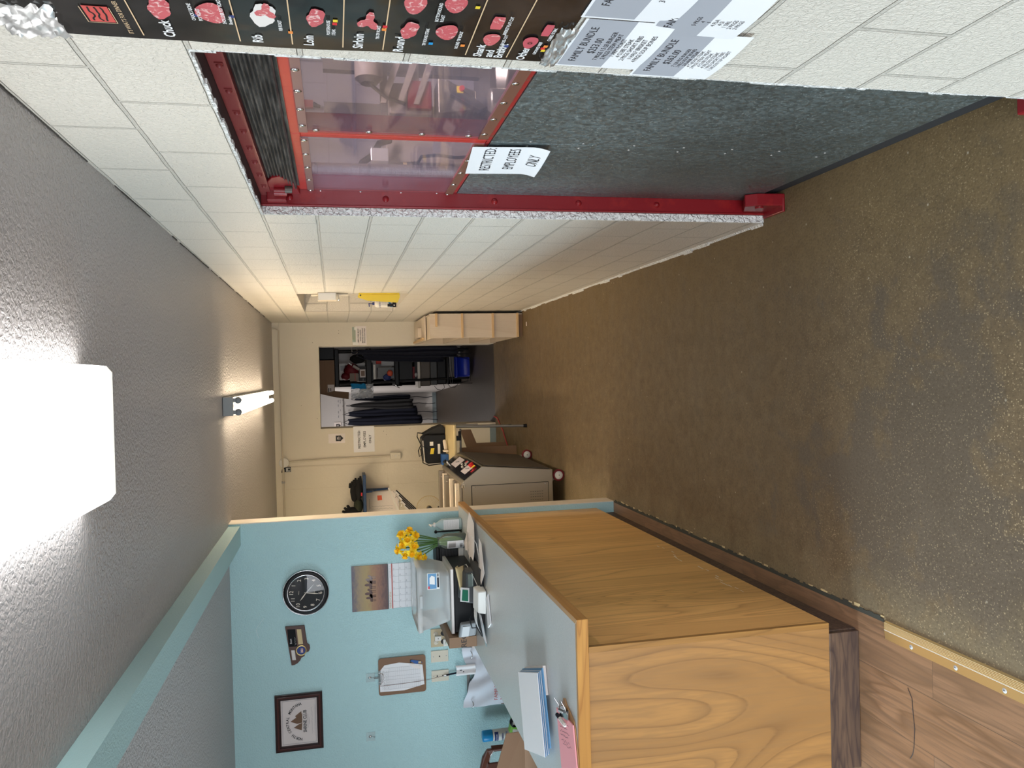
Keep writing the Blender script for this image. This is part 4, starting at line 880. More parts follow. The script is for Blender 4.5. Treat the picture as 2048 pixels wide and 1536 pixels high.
tag(obj('marker_pen', MB('navy').cyl(p0, p0 + (p1 - p0) * .35, .007).mat('off_white_plastic').cyl(p0 + (p1 - p0) * .35, p0 + (p1 - p0) * .9, .0068).cyl(p0 + (p1 - p0) * .9, p1, .0065, .003), None, at=(p0 + p1) / 2), 'fat grey marker pen clipped across the pink sheets', 'pen')

# hand sanitiser
def bottle_box(b, cx, cy, z0, prof, sx, sy, n=20):
    b.lathe(prof, (cx, cy, z0), 'z', n, sx, sy)
t = thing('sanitiser_bottle', 'clear pump bottle with a white label, by the wall end of the counter', 'bottle', (-.945, 5.10, CZ))
b = MB('clear_blue').lathe([(0, .001), (.034, .001), (.037, .006), (.037, .115), (.034, .130), (.016, .158), (.012, .162), (.012, .170), (0, .170)], (-.945, 5.10, T0), 'z', 24, 1.05, .7)
obj('body', b, t)
b = MB('white').box(-.975, -.913, 5.0725, 5.0735, T0 + .020, T0 + .118); b.mat('ink_grey')
for i in range(13): b.scrib((-.971, 5.0722, T0 + .112 - i * .007), X_, Z_, .054, .002, 26, .0009, mY, i)
obj('label', b, t)
obj('pump', MB('off_white_plastic').cyl((-.945, 5.10, T0 + .168), (-.945, 5.10, T0 + .180), .015, .014).cyl((-.945, 5.10, T0 + .18), (-.945, 5.10, T0 + .200), .005, .005).cyl((-.945, 5.115, T0 + .203), (-.945, 5.055, T0 + .198), .0055, .003), t)
# black pen-like holder between the bottles
tag(obj('black_stand', MB('black').cyl((-.993, 5.12, T0), (-.993, 5.12, T0 + .160), .005).blob((-.993, 5.12, T0 + .163), .011, .011, .010).lathe([(0, .006), (.016, .004), (.018, 0)], (-.993, 5.12, T0), 'z', 16), None, at=(-.993, 5.12, T0)), 'thin black rod with a round head between the sanitiser and the flower jar', 'stand')
# daffodils in a jar
jx, jy = -1.018, 4.93
t = thing('glass_jar', 'clear glass jar of water and green stems on the counter holding the daffodils', 'jar', (jx, jy, CZ))
obj('glass', MB('clear').lathe([(0, .001), (.040, .001), (.046, .006), (.047, .015), (.047, .115), (.044, .135), (.033, .152), (.029, .158), (.029, .176), (.031, .178), (.0275, .178), (.027, .156), (.042, .134), (.044, .115), (.044, .008), (0, .006)], (jx, jy, T0), 'z', 28), t)
b = MB('white').sheet(8, 4, lambda u, v: V((jx - .04 + .05 * u, jy - math.sqrt(max(0, .0474 ** 2 - (-.04 + .05 * u) ** 2)) - .0006, T0 + .022 + .10 * v))); b.mat('silver_flat').sheet(6, 2, lambda u, v: V((jx - .035 + .038 * u, jy - math.sqrt(.0476 ** 2 - (-.035 + .038 * u) ** 2) - .001, T0 + .07 + .045 * v))); b.mat('ink')
for i in range(6): b.box(jx - .030 + i * .004, jx - .0285 + i * .004, jy - .0484, jy - .0420, T0 + .028, T0 + .046)
obj('label', b, t)
rr = random.Random(12)
def daffodil(base, head, face, lab, s=1, bloom=True):
    o = thing('daffodil', lab, 'flower', base, 'daffodils in the glass jar')
    base, head = V(base), V(head); f = V(face).normalized(); neck = V((jx + (head.x - jx) * .22, jy + (head.y - jy) * .22, T0 + .172))
    st = MB('stem2').tube([base, base * .5 + neck * .5 + V((.0, 0, 0)), neck], .0045, 6).mat('stem').tube([neck, neck * .5 + head * .5 + V((0, 0, .012)), head - f * .016 + V((0, 0, -.004)), head - f * .004], .0045, 6)
    obj('stem', st, o)
    u = f.orthogonal().normalized(); w_ = f.cross(u); a0 = rr.uniform(0, 2)
    pt = MB()
    for k in range(6):
        pt.mat('petal2' if k % 2 else 'petal'); a = a0 + k * pi / 3; d = u * cos(a) + w_ * sin(a); e = f.cross(d); ln = .036 * s * rr.uniform(.9, 1.1); wd = .016 * s; tw = rr.uniform(-.3, .3)
        pt.sheet(5, 4, lambda q, r_: head + d * (ln * q) + (e + f * tw) * (wd * sin(pi * min(1, .12 + q * .88)) ** .8 * (r_ - .5) * 2 * (1 - q ** 4 * .8)) + f * (.008 * q * (1 - q) * 4 - .012 * q * q + .004 * (abs(r_ - .5) * 2)))
    obj('petals', pt, o)
    tr = MB('trumpet'); n = 16; vs = []
    for j in range(6):
        q = j / 5; r0 = s * (.006 + .005 * q + (.007 * q ** 4))
        for i in range(n): a = 2 * pi * i / n; r1 = r0 * (1 + .16 * sin(6 * a) * q ** 2); vs.append(head + f * (.026 * s * q) + u * r1 * cos(a) + w_ * r1 * sin(a))
    tr.add(vs, [(j * n + i, j * n + (i + 1) % n, (j + 1) * n + (i + 1) % n, (j + 1) * n + i) for j in range(5) for i in range(n)], True).blob(head + f * .010, .004, .004, .004)
    obj('trumpet', tr, o)
heads = [((-.955, 4.91, 1.462), (.45, -.8, .35), 'topmost of the right-hand daffodils, facing the hall'), ((-.985, 4.88, 1.430), (.3, -1, .1), 'daffodil facing forward in the middle of the bunch'), ((-.945, 4.93, 1.415), (.9, -.5, -.1), 'daffodil on the hall side of the bunch, turned to the hall'),
         ((-1.010, 4.90, 1.455), (-.2, -.8, .6), 'daffodil at the top centre, tilted upward'), ((-1.045, 4.91, 1.480), (-.4, -.6, .8), 'highest daffodil, pointing up at the calendar side'), ((-1.070, 4.89, 1.445), (-.8, -.7, .2), 'daffodil leaning left in front of the wall calendar'),
         ((-1.060, 4.87, 1.408), (-.3, -1, .0), 'wide open daffodil low on the left of the bunch'), ((-1.020, 4.87, 1.395), (.1, -1, -.15), 'low daffodil at the front of the bunch, above the stems'), ((-1.085, 4.90, 1.370), (-.5, -.8, -.6), 'drooping daffodil beside the plastic tub, left of the bunch'), ((-1.100, 4.91, 1.335), (-.3, -.5, -.9), 'smallest daffodil, hanging lowest over the tub rim'), ((-.965, 4.90, 1.385), (.2, -.8, -.5), 'half hidden daffodil under the hall-side blooms')]
for i, (h_, f_, lab) in enumerate(heads): daffodil((jx + .028 * cos(i * 2.4), jy + .028 * sin(i * 2.4), T0 + .012), h_, f_, 'yellow ' + lab.replace('topmost', 'daffodil, topmost') if 'topmost' in lab else 'yellow ' + lab, .78 if i == 9 else 1.0)
# document printer with ribbed black body
t = thing('label_printer', 'black ribbed desktop printer behind the flower jar, against the teal wall', 'printer', (-1.17, 5.14, CZ))
b = MB('black').box(-1.31, -1.085, 5.05, 5.215, T0 + .034, T0 + .150)
for i in range(13): b.mat('dark_grey').box(-1.305, -1.09, 5.046, 5.05, T0 + .040 + i * .0075, T0 + .043 + i * .0075)
obj('body', b, t, bevel=.003)
obj('lid', MB('black').box(-1.315, -1.08, 5.06, 5.218, T0 + .151, T0 + .172), t, bevel=.004)
obj('base', MB('off_white_plastic').box(-1.30, -1.07, 5.03, 5.2, T0, T0 + .033), t, bevel=.003)
# cash box under the tub, brown box behind
t = tag(obj('lidded_box', MB('black').box(-1.50, -1.13, 4.66, 5.01, T0, T0 + .118).mat('silver_flat').box(-1.505, -1.125, 4.655, 5.015, T0 + .12, T0 + .140), None, at=(-1.3, 4.8, T0), bevel=.004), 'dark box with a silver lid under the clear plastic tub', 'box')
b = MB('cardboard').box(-1.575, -1.515, 4.62, 5.10, T0, T0 + .16); b.mat('ink')
b.text('REC', .045, (-1.574, 4.6195, T0 + .06), X_, Z_, .0006)
b.mat('cardboard_dark').box(-1.576, -1.514, 4.75, 4.79, T0 + .1602, T0 + .161)
tag(obj('cardboard_box', b, None, at=(-1.545, 4.85, T0)), 'small brown cardboard box marked REC behind the plastic tub', 'box')
# clear plastic tub
t = thing('plastic_tub', 'cloudy clear plastic storage tub on top of the lidded box on the counter', 'tub', (-1.29, 4.83, CZ + .142))
zb, zt = T0 + .1415, T0 + .335
def rrect(x0, x1, y0, y1, r, z, n=4):
    o = []
    for cx_, cy_, a0 in ((x1 - r, y1 - r, 0), (x0 + r, y1 - r, 90), (x0 + r, y0 + r, 180), (x1 - r, y0 + r, 270)):
        for i in range(n + 1): a = radians(a0 + 90 * i / n); o.append(V((cx_ + r * cos(a), cy_ + r * sin(a), z)))
    return o
rings = [rrect(-1.440, -1.150, 4.68, 5.0, .03, zb), rrect(-1.445, -1.145, 4.675, 5.005, .03, zb + .02), rrect(-1.475, -1.110, 4.645, 5.035, .03, zt - .03), rrect(-1.482, -1.103, 4.637, 5.043, .03, zt - .03), rrect(-1.486, -1.099, 4.633, 5.047, .03, zt - .008), rrect(-1.474, -1.111, 4.645, 5.035, .03, zt)]
n = len(rings[0]); b = MB('tub'); b.add([p for r_ in rings for p in r_], [(j * n + i, j * n + (i + 1) % n, (j + 1) * n + (i + 1) % n, (j + 1) * n + i) for j in range(len(rings) - 1) for i in range(n)] + [tuple(range(n))], True)
obj('tub_body', b, t)
b = MB('fix_white').box(-1.232, -1.138, 4.6465, 4.6480, T0 + .205, T0 + .275).mat('folder_blue').box(-1.229, -1.141, 4.6455, 4.6465, T0 + .222, T0 + .272).mat('white').prism([(-1.205, 4.6450, T0 + .232), (-1.160, 4.6450, T0 + .232), (-1.152, 4.6450, T0 + .250), (-1.165, 4.6450, T0 + .262), (-1.20, 4.6450, T0 + .262)], (0, .0004, 0)).mat('navy').box(-1.222, -1.165, 4.6450, 4.6455, T0 + .208, T0 + .218).mat('ink')
for i in range(6): b.box(-1.158 + i * .0028, -1.1565 + i * .0028, 4.6450, 4.6455, T0 + .208, T0 + .219)
b.mat('red_plain').box(-1.229, -1.213, 4.6448, 4.6453, T0 + .262, T0 + .271)
obj('label', b, t)
obj('handle_tab', MB('tub').box(-1.33, -1.26, 4.625, 4.64, zt - .03, zt - .012), t, bevel=.003)
# card terminals and slips
t = thing('card_terminal', 'grey card terminal with green label lying below the plastic tub', 'card reader', (-1.2, 4.7, CZ))
b = MB('dark_grey').hexa([(-1.30, 4.50, T0), (-1.12, 4.55, T0), (-1.115, 4.66, T0), (-1.29, 4.64, T0)], [(-1.29, 4.52, T0 + .075), (-1.13, 4.56, T0 + .060), (-1.125, 4.65, T0 + .095), (-1.285, 4.63, T0 + .105)])
obj('body', b, t, bevel=.008)
obj('green_label', MB('white').prism([(-1.285, 4.508, T0 + .056), (-1.21, 4.530, T0 + .050), (-1.208, 4.55, T0 + .096), (-1.283, 4.53, T0 + .104)], (0, -.001, 0)).mat('dark_green').prism([(-1.278, 4.5085, T0 + .062), (-1.22, 4.525, T0 + .058), (-1.218, 4.54, T0 + .088), (-1.276, 4.525, T0 + .096)], (0, -.0032, 0)), t)
obj('paper_slot', MB('clear').box(-1.20, -1.13, 4.515, 4.535, T0 + .030, T0 + .058), t)
tag(obj('silver_lamp_head', MB('gold_flat').sheet(8, 10, lambda u, v: V((-1.10 - .13 * u, 4.62 - .05 * sin(pi * v), T0 + .02 + .10 * sin(pi * (.15 + .55 * v)) * (1 - .25 * u)))).mat('black'), None, at=(-1.17, 4.6, T0), solid=.004), 'curved shiny metal hood beside the card terminal', 'hood')
b = MB('black_matte').box(-1.43, -1.06, 4.33, 4.66, T0, T0 + .022); tag(obj('black_tray', b, None, at=(-1.25, 4.5, T0), bevel=.006), 'low black tray under the card terminals on the counter', 'tray')
t = thing('card_reader', 'white receipt card reader with paper lying at the front of the counter clutter', 'card reader', (-1.2, 4.33, CZ))
obj('body', MB('off_white_plastic').hexa([(-1.29, 4.27, T0 + .002), (-1.16, 4.25, T0 + .002), (-1.15, 4.36, T0 + .002), (-1.28, 4.38, T0 + .002)], [(-1.285, 4.28, T0 + .045), (-1.165, 4.265, T0 + .045), (-1.155, 4.35, T0 + .058), (-1.278, 4.37, T0 + .058)]), t, bevel=.006)
obj('paper_slip', MB('paper').sheet(6, 6, lambda u, v: V((-1.285 - .11 * u, 4.28 + .10 * v - .05 * u, T0 + .050 - .02 * u + .012 * sin(pi * u)))), t)
tag(obj('notepad', MB('paper').prism([(-1.16, 4.19, T0 + .001), (-1.30, 4.13, T0 + .001), (-1.345, 4.21, T0 + .001), (-1.2, 4.25, T0 + .001)], (0, 0, .006)), None, at=(-1.25, 4.19, T0)), 'thin white notepad sticking out toward the near end of the counter', 'notepad')
t = thing('keypad_terminal', 'small grey keypad terminal tilted against the brown cardboard box', 'card reader', (-1.46, 4.62, CZ))
obj('body', MB('mid_grey').hexa([(-1.485, 4.53, T0 + .02), (-1.40, 4.50, T0 + .015), (-1.395, 4.54, T0 + .01), (-1.48, 4.57, T0 + .01)], [(-1.50, 4.56, T0 + .115), (-1.415, 4.53, T0 + .105), (-1.41, 4.57, T0 + .10), (-1.495, 4.60, T0 + .11)]), t, bevel=.008)
obj('screen', MB('light_grey').prism([(-1.487, 4.539, T0 + .060), (-1.423, 4.517, T0 + .054), (-1.428, 4.529, T0 + .093), (-1.492, 4.551, T0 + .100)], (0, -.002, 0)), t)
b = MB('black').tube([(-1.34, 4.50, T0 + .03), (-1.37, 4.48, T0 + .06), (-1.42, 4.47, T0 + .05), (-1.43, 4.50, T0 + .01), (-1.38, 4.47, T0 + .012)], .004, 6); tag(obj('black_cable', b, None, at=(-1.4, 4.48, T0)), 'loop of black cable beside the small grey keypad terminal', 'cable')
tag(obj('paper_pad', MB('silver_flat').prism([(-1.33, 4.47, T0 + .028), (-1.21, 4.42, T0 + .034), (-1.22, 4.395, T0 + .032), (-1.36, 4.43, T0 + .026)], (0, 0, .004)).mat('teal_file').prism([(-1.33, 4.40, T0 + .016), (-1.36, 4.31, T0 + .010), (-1.46, 4.26, T0 + .006), (-1.41, 4.36, T0 + .012)], (0, 0, .003)).mat('paper').prism([(-1.30, 4.385, T0 + .022), (-1.31, 4.33, T0 + .020), (-1.43, 4.22, T0 + .012), (-1.42, 4.28, T0 + .014)], (0, 0, .005)), None, at=(-1.35, 4.35, T0)), 'white and teal papers fanned out of the counter clutter toward the near end', 'papers')
for pts, lab in ((([(-.800, 4.66), (-.86, 4.72), (-.94, 4.73), (-1.03, 4.90), (-1.06, 4.83), (-1.045, 4.76), (-1.07, 4.74), (-1.12, 4.60), (-1.00, 4.50), (-.91, 4.47), (-.845, 4.54)]), 'long crumpled receipt slips with handwriting beside the flower jar'), (([(-.895, 4.36), (-.915, 4.30), (-.985, 4.22), (-1.06, 4.235), (-1.14, 4.31), (-1.075, 4.39), (-.985, 4.40)]), 'shorter curled receipt slip nearest the oak edge of the counter')):
    cx_ = sum(p[0] for p in pts) / len(pts); cy_ = sum(p[1] for p in pts) / len(pts); rr = random.Random(len(pts))
    b = MB('paper_pinkish'); vs = [V((x, y, T0 + .012 + rr.uniform(0, .015))) for x, y in pts] + [V((cx_, cy_, T0 + .012))]; k = len(pts); b.add(vs, [(i, (i + 1) % k, k) for i in range(k)], False)
    b.mat('ink')
    for i in range(3): b.scrib((cx_ + .05, cy_ - .02 + i * .02, T0 + .024), mX, Y_, .12, .012, 9, .0022, Z_, i, .004)
    tag(obj('receipt', b, None, at=(cx_, cy_, T0), solid=.0008), lab, 'receipt')
tag(obj('white_cable', MB('white').tube([(-1.18, 4.95, T0 + .03), (-1.16, 4.85, T0 + .045), (-1.12, 4.72, T0 + .035), (-1.135, 4.55, T0 + .03), (-1.17, 4.42, T0 + .02), (-1.17, 4.36, T0 + .05)], .0028, 6).tube([(-.93, 4.60, T0 + .02), (-.95, 4.47, T0 + .012), (-1.02, 4.40, T0 + .012), (-1.08, 4.40, T0 + .012), (-1.09, 4.50, T0 + .016)], .0028, 6), None, at=(-1.1, 4.6, T0)), 'thin white cable snaking over the receipts and terminals', 'cable')

# ------------------------------------------------------------------ behind the counter
t = thing('desk', 'low desk behind the counter against the teal wall, mostly hidden', 'desk', (-2.4, 4.8, 0))
obj('desk_top', MB('cardboard2').box(-3.1, -1.95, 4.62, YT - .004, .70, .735), t, bevel=.003)
for x, y in ((-3.05, 4.67), (-1.995, 4.67), (-3.05, 5.17), (-1.995, 5.17)): obj('leg', MB('cardboard2').box(x - .025, x + .025, y - .025, y + .025, .001, .70), t)
t = thing('aerosol_can', 'white air freshener can with a bright blue cap on the desk behind the counter', 'spray can', (-2.333, 5.12, .736))
b = MB('off_white_plastic').lathe([(0, 0), (.033, 0), (.036, .004), (.036, .155), (.033, .163), (0, .163)], (-2.333, 5.12, .7365), 'z', 24)
b.mat('ink_blue').sheet(8, 8, lambda u, v: V((-2.333 + .0368 * sin(-.9 + 1.8 * u), 5.12 - .0368 * cos(-.9 + 1.8 * u), .7365 + .128 + .025 * v)))
b.mat('white').text('breeze', .014, (-2.333, 5.12 - .0372, .7365 + .136), X_, Z_, .001, 'C').mat('ink_blue').text('FRESH', .017, (-2.333, 5.12 - .0368, .7365 + .095), X_, Z_, .001, 'C', True).text('COTTON', .015, (-2.333, 5.12 - .0368, .7365 + .072), X_, Z_, .001, 'C', True).mat('red_plain').box(-2.352, -2.314, 5.0825, 5.084, .7365 + .050, .7365 + .062)
obj('can', b, t)
obj('cap', MB('blue_bright').lathe([(.0345, .164), (.0355, .168), (.0355, .222), (.032, .228), (0, .228)], (-2.333, 5.12, .7365), 'z', 24), t)
t = thing('tape_dispenser', 'green and white desk tape dispenser beside the spray can', 'tape dispenser', (-2.17, 4.95, .736))
obj('body', MB('green').hexa([(-2.24, 4.90, .737), (-2.10, 4.90, .737), (-2.10, 4.96, .737), (-2.24, 4.96, .737)], [(-2.235, 4.905, .83), (-2.11, 4.905, .80), (-2.11, 4.955, .80), (-2.235, 4.955, .83)]), t, bevel=.006)
obj('roll', MB('black').lathe([(0, -.012), (.028, -.012), (.028, .012), (0, .012)], (-2.165, 4.894, .80), 'y', 20).mat('off_white_plastic').lathe([(0, .0125), (.012, .0125)], (-2.165, 4.894, .80), 'y', 16), t)
tag(obj('label_gun', MB('off_white_plastic').tube([(-2.20, 4.86, .79), (-2.24, 4.84, .80), (-2.29, 4.82, .79), (-2.33, 4.80, .775)], .02, 10, [.028, .024, .018, .016]).mat('black').cyl((-2.33, 4.80, .775), (-2.345, 4.795, .77), .014), None, at=(-2.27, 4.83, .78)), 'white plastic label gun lying in front of the spray can', 'label gun')
tag(obj('pencil_cup', MB('off_white_plastic').lathe([(.020, 0), (.022, .09), (.020, .09), (.018, .004), (0, .004)], (-2.09, 5.0, .7365), 'z', 16).mat('chrome').cyl((-2.09, 5.0, .745), (-2.085, 5.0, .86), .003), None, at=(-2.09, 5.0, .737)), 'slim white cup with a pen next to the green tape dispenser', 'cup')
t = thing('wooden_chair', 'dark reddish wooden chair back behind the counter, beside the blue-capped can', 'chair', (-2.35, 4.35, 0))
b = MB('wood_dark'); 
cr = [V((-2.15 , 4.55, 1.015)), V((-2.20, 4.57, 1.04)), V((-2.28, 4.585, 1.055)), V((-2.38, 4.59, 1.06)), V((-2.48, 4.585, 1.055)), V((-2.56, 4.57, 1.035)), V((-2.61, 4.55, 1.0))]
b.prism([p + V((0, -.012, .022)) for p in cr] + [p + V((0, -.012, -.028)) for p in cr[::-1]], (0, .024, 0)); obj('crest_rail', b, t, bevel=.006)
for x in (-2.155, -2.605): obj('back_post', MB('wood_dark').tube([(x, 4.56, 1.01), (x, 4.55, .75), (x, 4.50, .45), (x, 4.52, 0.001)], .018, 8), t)
obj('back_splat', MB('wood_dark').box(-2.43, -2.24, 4.56, 4.575, .52, 1.03), t, bevel=.004)
obj('seat', MB('wood_dark').box(-2.62, -2.14, 4.10, 4.54, .43, .465), t, bevel=.01)
for x in (-2.58, -2.18): obj('front_leg', MB('wood_dark').cyl((x, 4.14, .001), (x, 4.14, .43), .015, .02), t)
t = thing('open_carton', 'open brown cardboard carton with handwriting behind the counter at the photo edge', 'box', (-2.05, 3.75, .5))
b = MB('cardboard').hexa([(-2.25, 3.42, .50), (-1.80, 3.42, .50), (-1.80, 3.95, .50), (-2.25, 3.95, .50)], [(-2.25, 3.42, .505), (-1.80, 3.42, .505), (-1.80, 3.95, .505), (-2.25, 3.95, .505)])
b.box(-2.25, -2.245, 3.42, 3.95, .50, .95).box(-1.805, -1.80, 3.42, 3.95, .50, .95).box(-2.25, -1.80, 3.945, 3.95, .50, .95).box(-2.25, -1.80, 3.42, 3.425, .50, .95)
obj('box_body', b, t)
b = MB('cardboard').hexa([(-1.80, 3.95, .95), (-2.25, 3.95, .95), (-2.25, 3.955, .95), (-1.80, 3.955, .95)], [(-1.80, 3.95 , 1.04), (-2.25, 3.82, 1.23), (-2.25, 3.825, 1.23), (-1.80, 3.955, 1.04)])
b.mat('ink').scrib((-2.0, 3.90, 1.045), mX, V((0, -.2, 1)), .12, .03, 7, .006, mY, 3, .006)
obj('flap', b, t)
t2 = thing('carton_stand', 'low stool under the open carton behind the counter', 'stool', (-2.03, 3.68, 0))
obj('seat', MB('wood_dark').box(-2.24, -1.82, 3.45, 3.92, .46, .499), t2)
for x, y in ((-2.21, 3.48), (-1.85, 3.48), (-2.21, 3.89), (-1.85, 3.89)): obj('leg', MB('wood_dark').box(x - .015, x + .015, y - .015, y + .015, .001, .46), t2)

# ------------------------------------------------------------------ down the hall, on the block wall
t = thing('key_switch_box', 'cream steel switch box with a key on the block wall, at the recess edge', 'switch box', (XR - .03, 6.09, 1.87))
obj('box', MB('conduit').box(XR - .058, XR - .0008, 6.04, 6.13, 1.803, 1.937).mat('off_white_plastic').box(XR - .055, XR - .004, 6.037, 6.0395, 1.808, 1.932), t, bevel=.002)
obj('conduit', MB('conduit').cyl((XR - .012, 6.11, 1.937), (XR - .012, 6.11, 1.985), .008), t)
obj('conduit', MB('conduit').cyl((XR - .010, 6.10, 1.803), (XR - .010, 6.10, 1.72), .008, .011).cyl((XR - .010, 6.10, 1.72), (XR - .010, 6.10, 1.64), .004), t)
obj('key', MB('chrome').tube([(XR - .014, 6.06, 1.79), (XR - .045, 6.05, 1.785)], .003).blob((XR - .054, 6.05, 1.787), .009, .004, .010, 10, 6), t)
t = thing('ruler_holder', 'long bright yellow plastic holder with a ridged edge hanging beside the recess', 'holder', (XR - .03, 6.11, 1.5))
b = MB('yellow').prism([(XR - .002, 6.12, 1.645), (XR - .030, 6.12, 1.648), (XR - .055, 6.12, 1.575), (XR - .070, 6.12, 1.355), (XR - .030, 6.12, 1.338), (XR - .002, 6.12, 1.338)], (0, .004, 0))
obj('panel', b, t)
b = MB('yellow').box(XR - .006, XR - .0008, 6.085, 6.12, 1.345, 1.64)
for i in range(34): b.box(XR - .011, XR - .006, 6.092, 6.119, 1.36 + i * .0075, 1.3635 + i * .0075)
obj('ridged_edge', b, t)
obj('hole', MB('ink').lathe([(0, .0005), (.006, .0005)], (XR - .014, 6.12, 1.628), 'y', 12), t)
bx, by, bz = .672, 7.50, NZ0 + .001
t = thing('soap_bottle', 'white pump soap bottle with blue pump standing in the wall recess', 'bottle', (bx, by, bz))
b = MB('off_white_plastic').lathe([(0, 0), (.034, 0), (.037, .005), (.037, .165), (.030, .182), (.014, .19), (0, .19)], (bx, by, bz), 'z', 22)
b.mat('blue_bright').sheet(10, 4, lambda u, v: V((bx + .0375 * sin(-1.1 + 2.2 * u), by - .0375 * cos(-1.1 + 2.2 * u), bz + .03 + .05 * u * u + .02 * v)))
b.mat('ink_blue').text('DERMA', .026, (bx, by - .0375, bz + .135), X_, Z_, .001, 'C').mat('ink_grey')
for i in range(4): b.scrib((bx - .02, by - .0377, bz + .12 - i * .01), X_, Z_, .04, .002, 14, .001, mY, i)
obj('body', b, t)
obj('pump', MB('ink_blue').cyl((bx, by, bz + .19), (bx, by, bz + .21), .014, .011).cyl((bx, by, bz + .21), (bx, by, bz + .24), .004).cyl((bx + .004, by, bz + .24), (bx - .028, by - .01, bz + .238), .0045), t)
tag(obj('black_clips', MB('black').box(.634, .700, 7.42, 7.45, bz, bz + .03).box(.64, .664, 7.43, 7.46, bz + .03, bz + .075).mat('white').box(.645, .655, 7.4195, 7.42, bz + .012, bz + .022).box(.675, .685, 7.4195, 7.42, bz + .012, bz + .022), None, at=(.67, 7.44, bz)), 'black clip rack with two white dots at the foot of the soap bottle', 'rack')
# bare plywood shelf unit along the wall
BX0, BX1, BY0, BY1, BT = .362, .598, 7.80, 9.20, .92
t = thing('shelf_unit', 'low unfinished plywood shelf unit against the block wall, its cleated end to the hall', 'shelf', (.48, 8.5, 0))
obj('end_panel', MB('pine').box(BX0, BX1, BY0, BY0 + .016, .05, BT), t)
obj('far_panel', MB('pine').box(BX0, BX1, BY1 - .016, BY1, .002, BT), t)
obj('back_panel', MB('pine').box(BX1 - .01, BX1, BY0 + .0165, BY1 - .0165, .002, BT), t)
obj('plinth', MB('cardboard_dark').box(BX0 + .004, BX1 - .012, BY0 + .004, BY0 + .02, .002, .0495), t)
for z, xa in ((.858, BX0 + .11), (.606, BX0), (.302, BX0 - .004), (.055, BX0)): obj('cleat', MB('pine_edge').box(xa, BX1 + .002, BY0 - .020, BY0 - .0005, z - .010, z + .010), t, bevel=.001)
for z in (.06, .302, .606, BT - .016):
    obj('shelf', MB('pine').box(BX0 - .002, BX1 - .011, BY0 + .017, BY1 - .017, z - .008, z + .008), t)
for y in (8.27, 8.73): obj('divider', MB('pine').box(BX0 + .05, BX1 - .012, y - .007, y + .007, .07, BT - .026), t)
obj('top_board', MB('pine').box(BX0 - .004, BX1 + .004, BY0 + .35, BY1, BT + .0005, BT + .014), t)
tag(obj('wood_offcut', MB('pine').box(.40, .50, 8.45, 8.75, BT + .0145, BT + .05), None, at=(.45, 8.6, BT + .015)), 'pale wood block lying on top of the plywood shelf unit', 'wood block')
tag(obj('wood_lath', MB('pine_edge').box(BX0 + .004, BX0 + .024, 8.2, 9.15, BT + .0145, BT + .036), None, at=(BX0 + .01, 8.7, BT + .015)), 'thin wood lath along the hall edge of the shelf unit top', 'wood strip')
tag(obj('cream_board', MB('cream').box(.366, .612, 9.262, 9.285, .86, .90), None, at=(.48, 9.27, .9)), 'narrow cream board fixed on the back wall behind the shelf unit', 'board')
tag(obj('vinyl_scraps', MB('paper_pinkish').box(.46, .50, 7.62, 7.65, .001, .003), None, at=(.48, 7.63, .001)), 'tiny pale scrap on the floor before the shelf unit', 'scrap')

# ------------------------------------------------------------------ back wall
WB = YB - .0008
def wallsign(name, lab, x0, x1, z0, z1, lines, size, mat='paper_pinkish', extra=None, bold=True):
    b = MB(mat).sheet(6, 6, lambda u, v: V((x0 + (x1 - x0) * u, WB - .001 - .004 * sin(pi * u) * (1 - v), z0 + (z1 - z0) * v))); b.mat('ink')
    for i, (s, fz, sz) in enumerate(lines): b.text(s, sz, (0, 0, 0), X_, Z_, 0, 'C', bold, 1., lambda a, c: V((x0 + (x1 - x0) * .5 + a, WB - .0016 - .004 * sin(pi * (.5 + a / (x1 - x0))) * (1 - fz - c / (z1 - z0)), z0 + (z1 - z0) * fz + c)))
    if extra: extra(b)
    return tag(obj(name, b, None, at=((x0 + x1) / 2, WB, z0)), lab, 'sign')
wallsign('paper_sign', 'white RESTRICTED: EMPLOYEES ONLY sign on the back wall, left of the open doorway', -.845, -.553, 1.408, 1.642, (('RESTRICTED:', .68, .036), ('EMPLOYEES', .42, .036), ('ONLY', .16, .036)), .04, 'paper')
wallsign('notice_sheet', 'small four-line notice on the back wall, right of the open doorway', .367, .583, 1.466, 1.588, (('EMPLOYEES MUST', .70, .020), ('WASH HANDS', .50, .020), ('BEFORE ENTERING', .30, .020), ('PRODUCTION AREA', .12, .018)), .02, 'paper_pinkish')
tag(obj('tape_strip', MB('clear').box(.40, .57, WB - .004, WB - .001, 1.585, 1.625).mat('tape').box(.37, .40, WB - .005, WB - .002, 1.56, 1.62).box(.54, .57, WB - .005, WB - .002, 1.57, 1.60), None, at=(.48, WB, 1.6)), 'shiny clear tape holding the top of the four-line notice', 'tape')
def arrow(b, x, z, s, y):
    b.mat('ink').add([V((x + a * s, y, z + c * s)) for a, c in ((-.5, .6), (.5, .6), (.5, -.15), (.62, -.15), (0, -.75), (-.62, -.15), (-.5, -.15))], [tuple(range(7))], False)
    b.mat('paper_pinkish').box(x - .2 * s, x + .2 * s, y - .0005, y, z + .25 * s, z + .35 * s).box(x - .3 * s, x + .3 * s, y - .0005, y, z + .02 * s, z + .10 * s).box(x - .25 * s, x + .25 * s, y - .0005, y, z - .2 * s, z - .14 * s)
def ex(b):
    arrow(b, -.678, 1.800, .062, WB - .0075)
    b.text('Pursuant', .020, (-.722, WB - .0065, 1.892), X_, Z_, .001, 'L', True); b.text('Notice', .016, (-.722, WB - .0065, 1.872), X_, Z_, .001); b.line((-.722, WB - .0065, 1.858), (-.632, WB - .0065, 1.858), .003, mY)
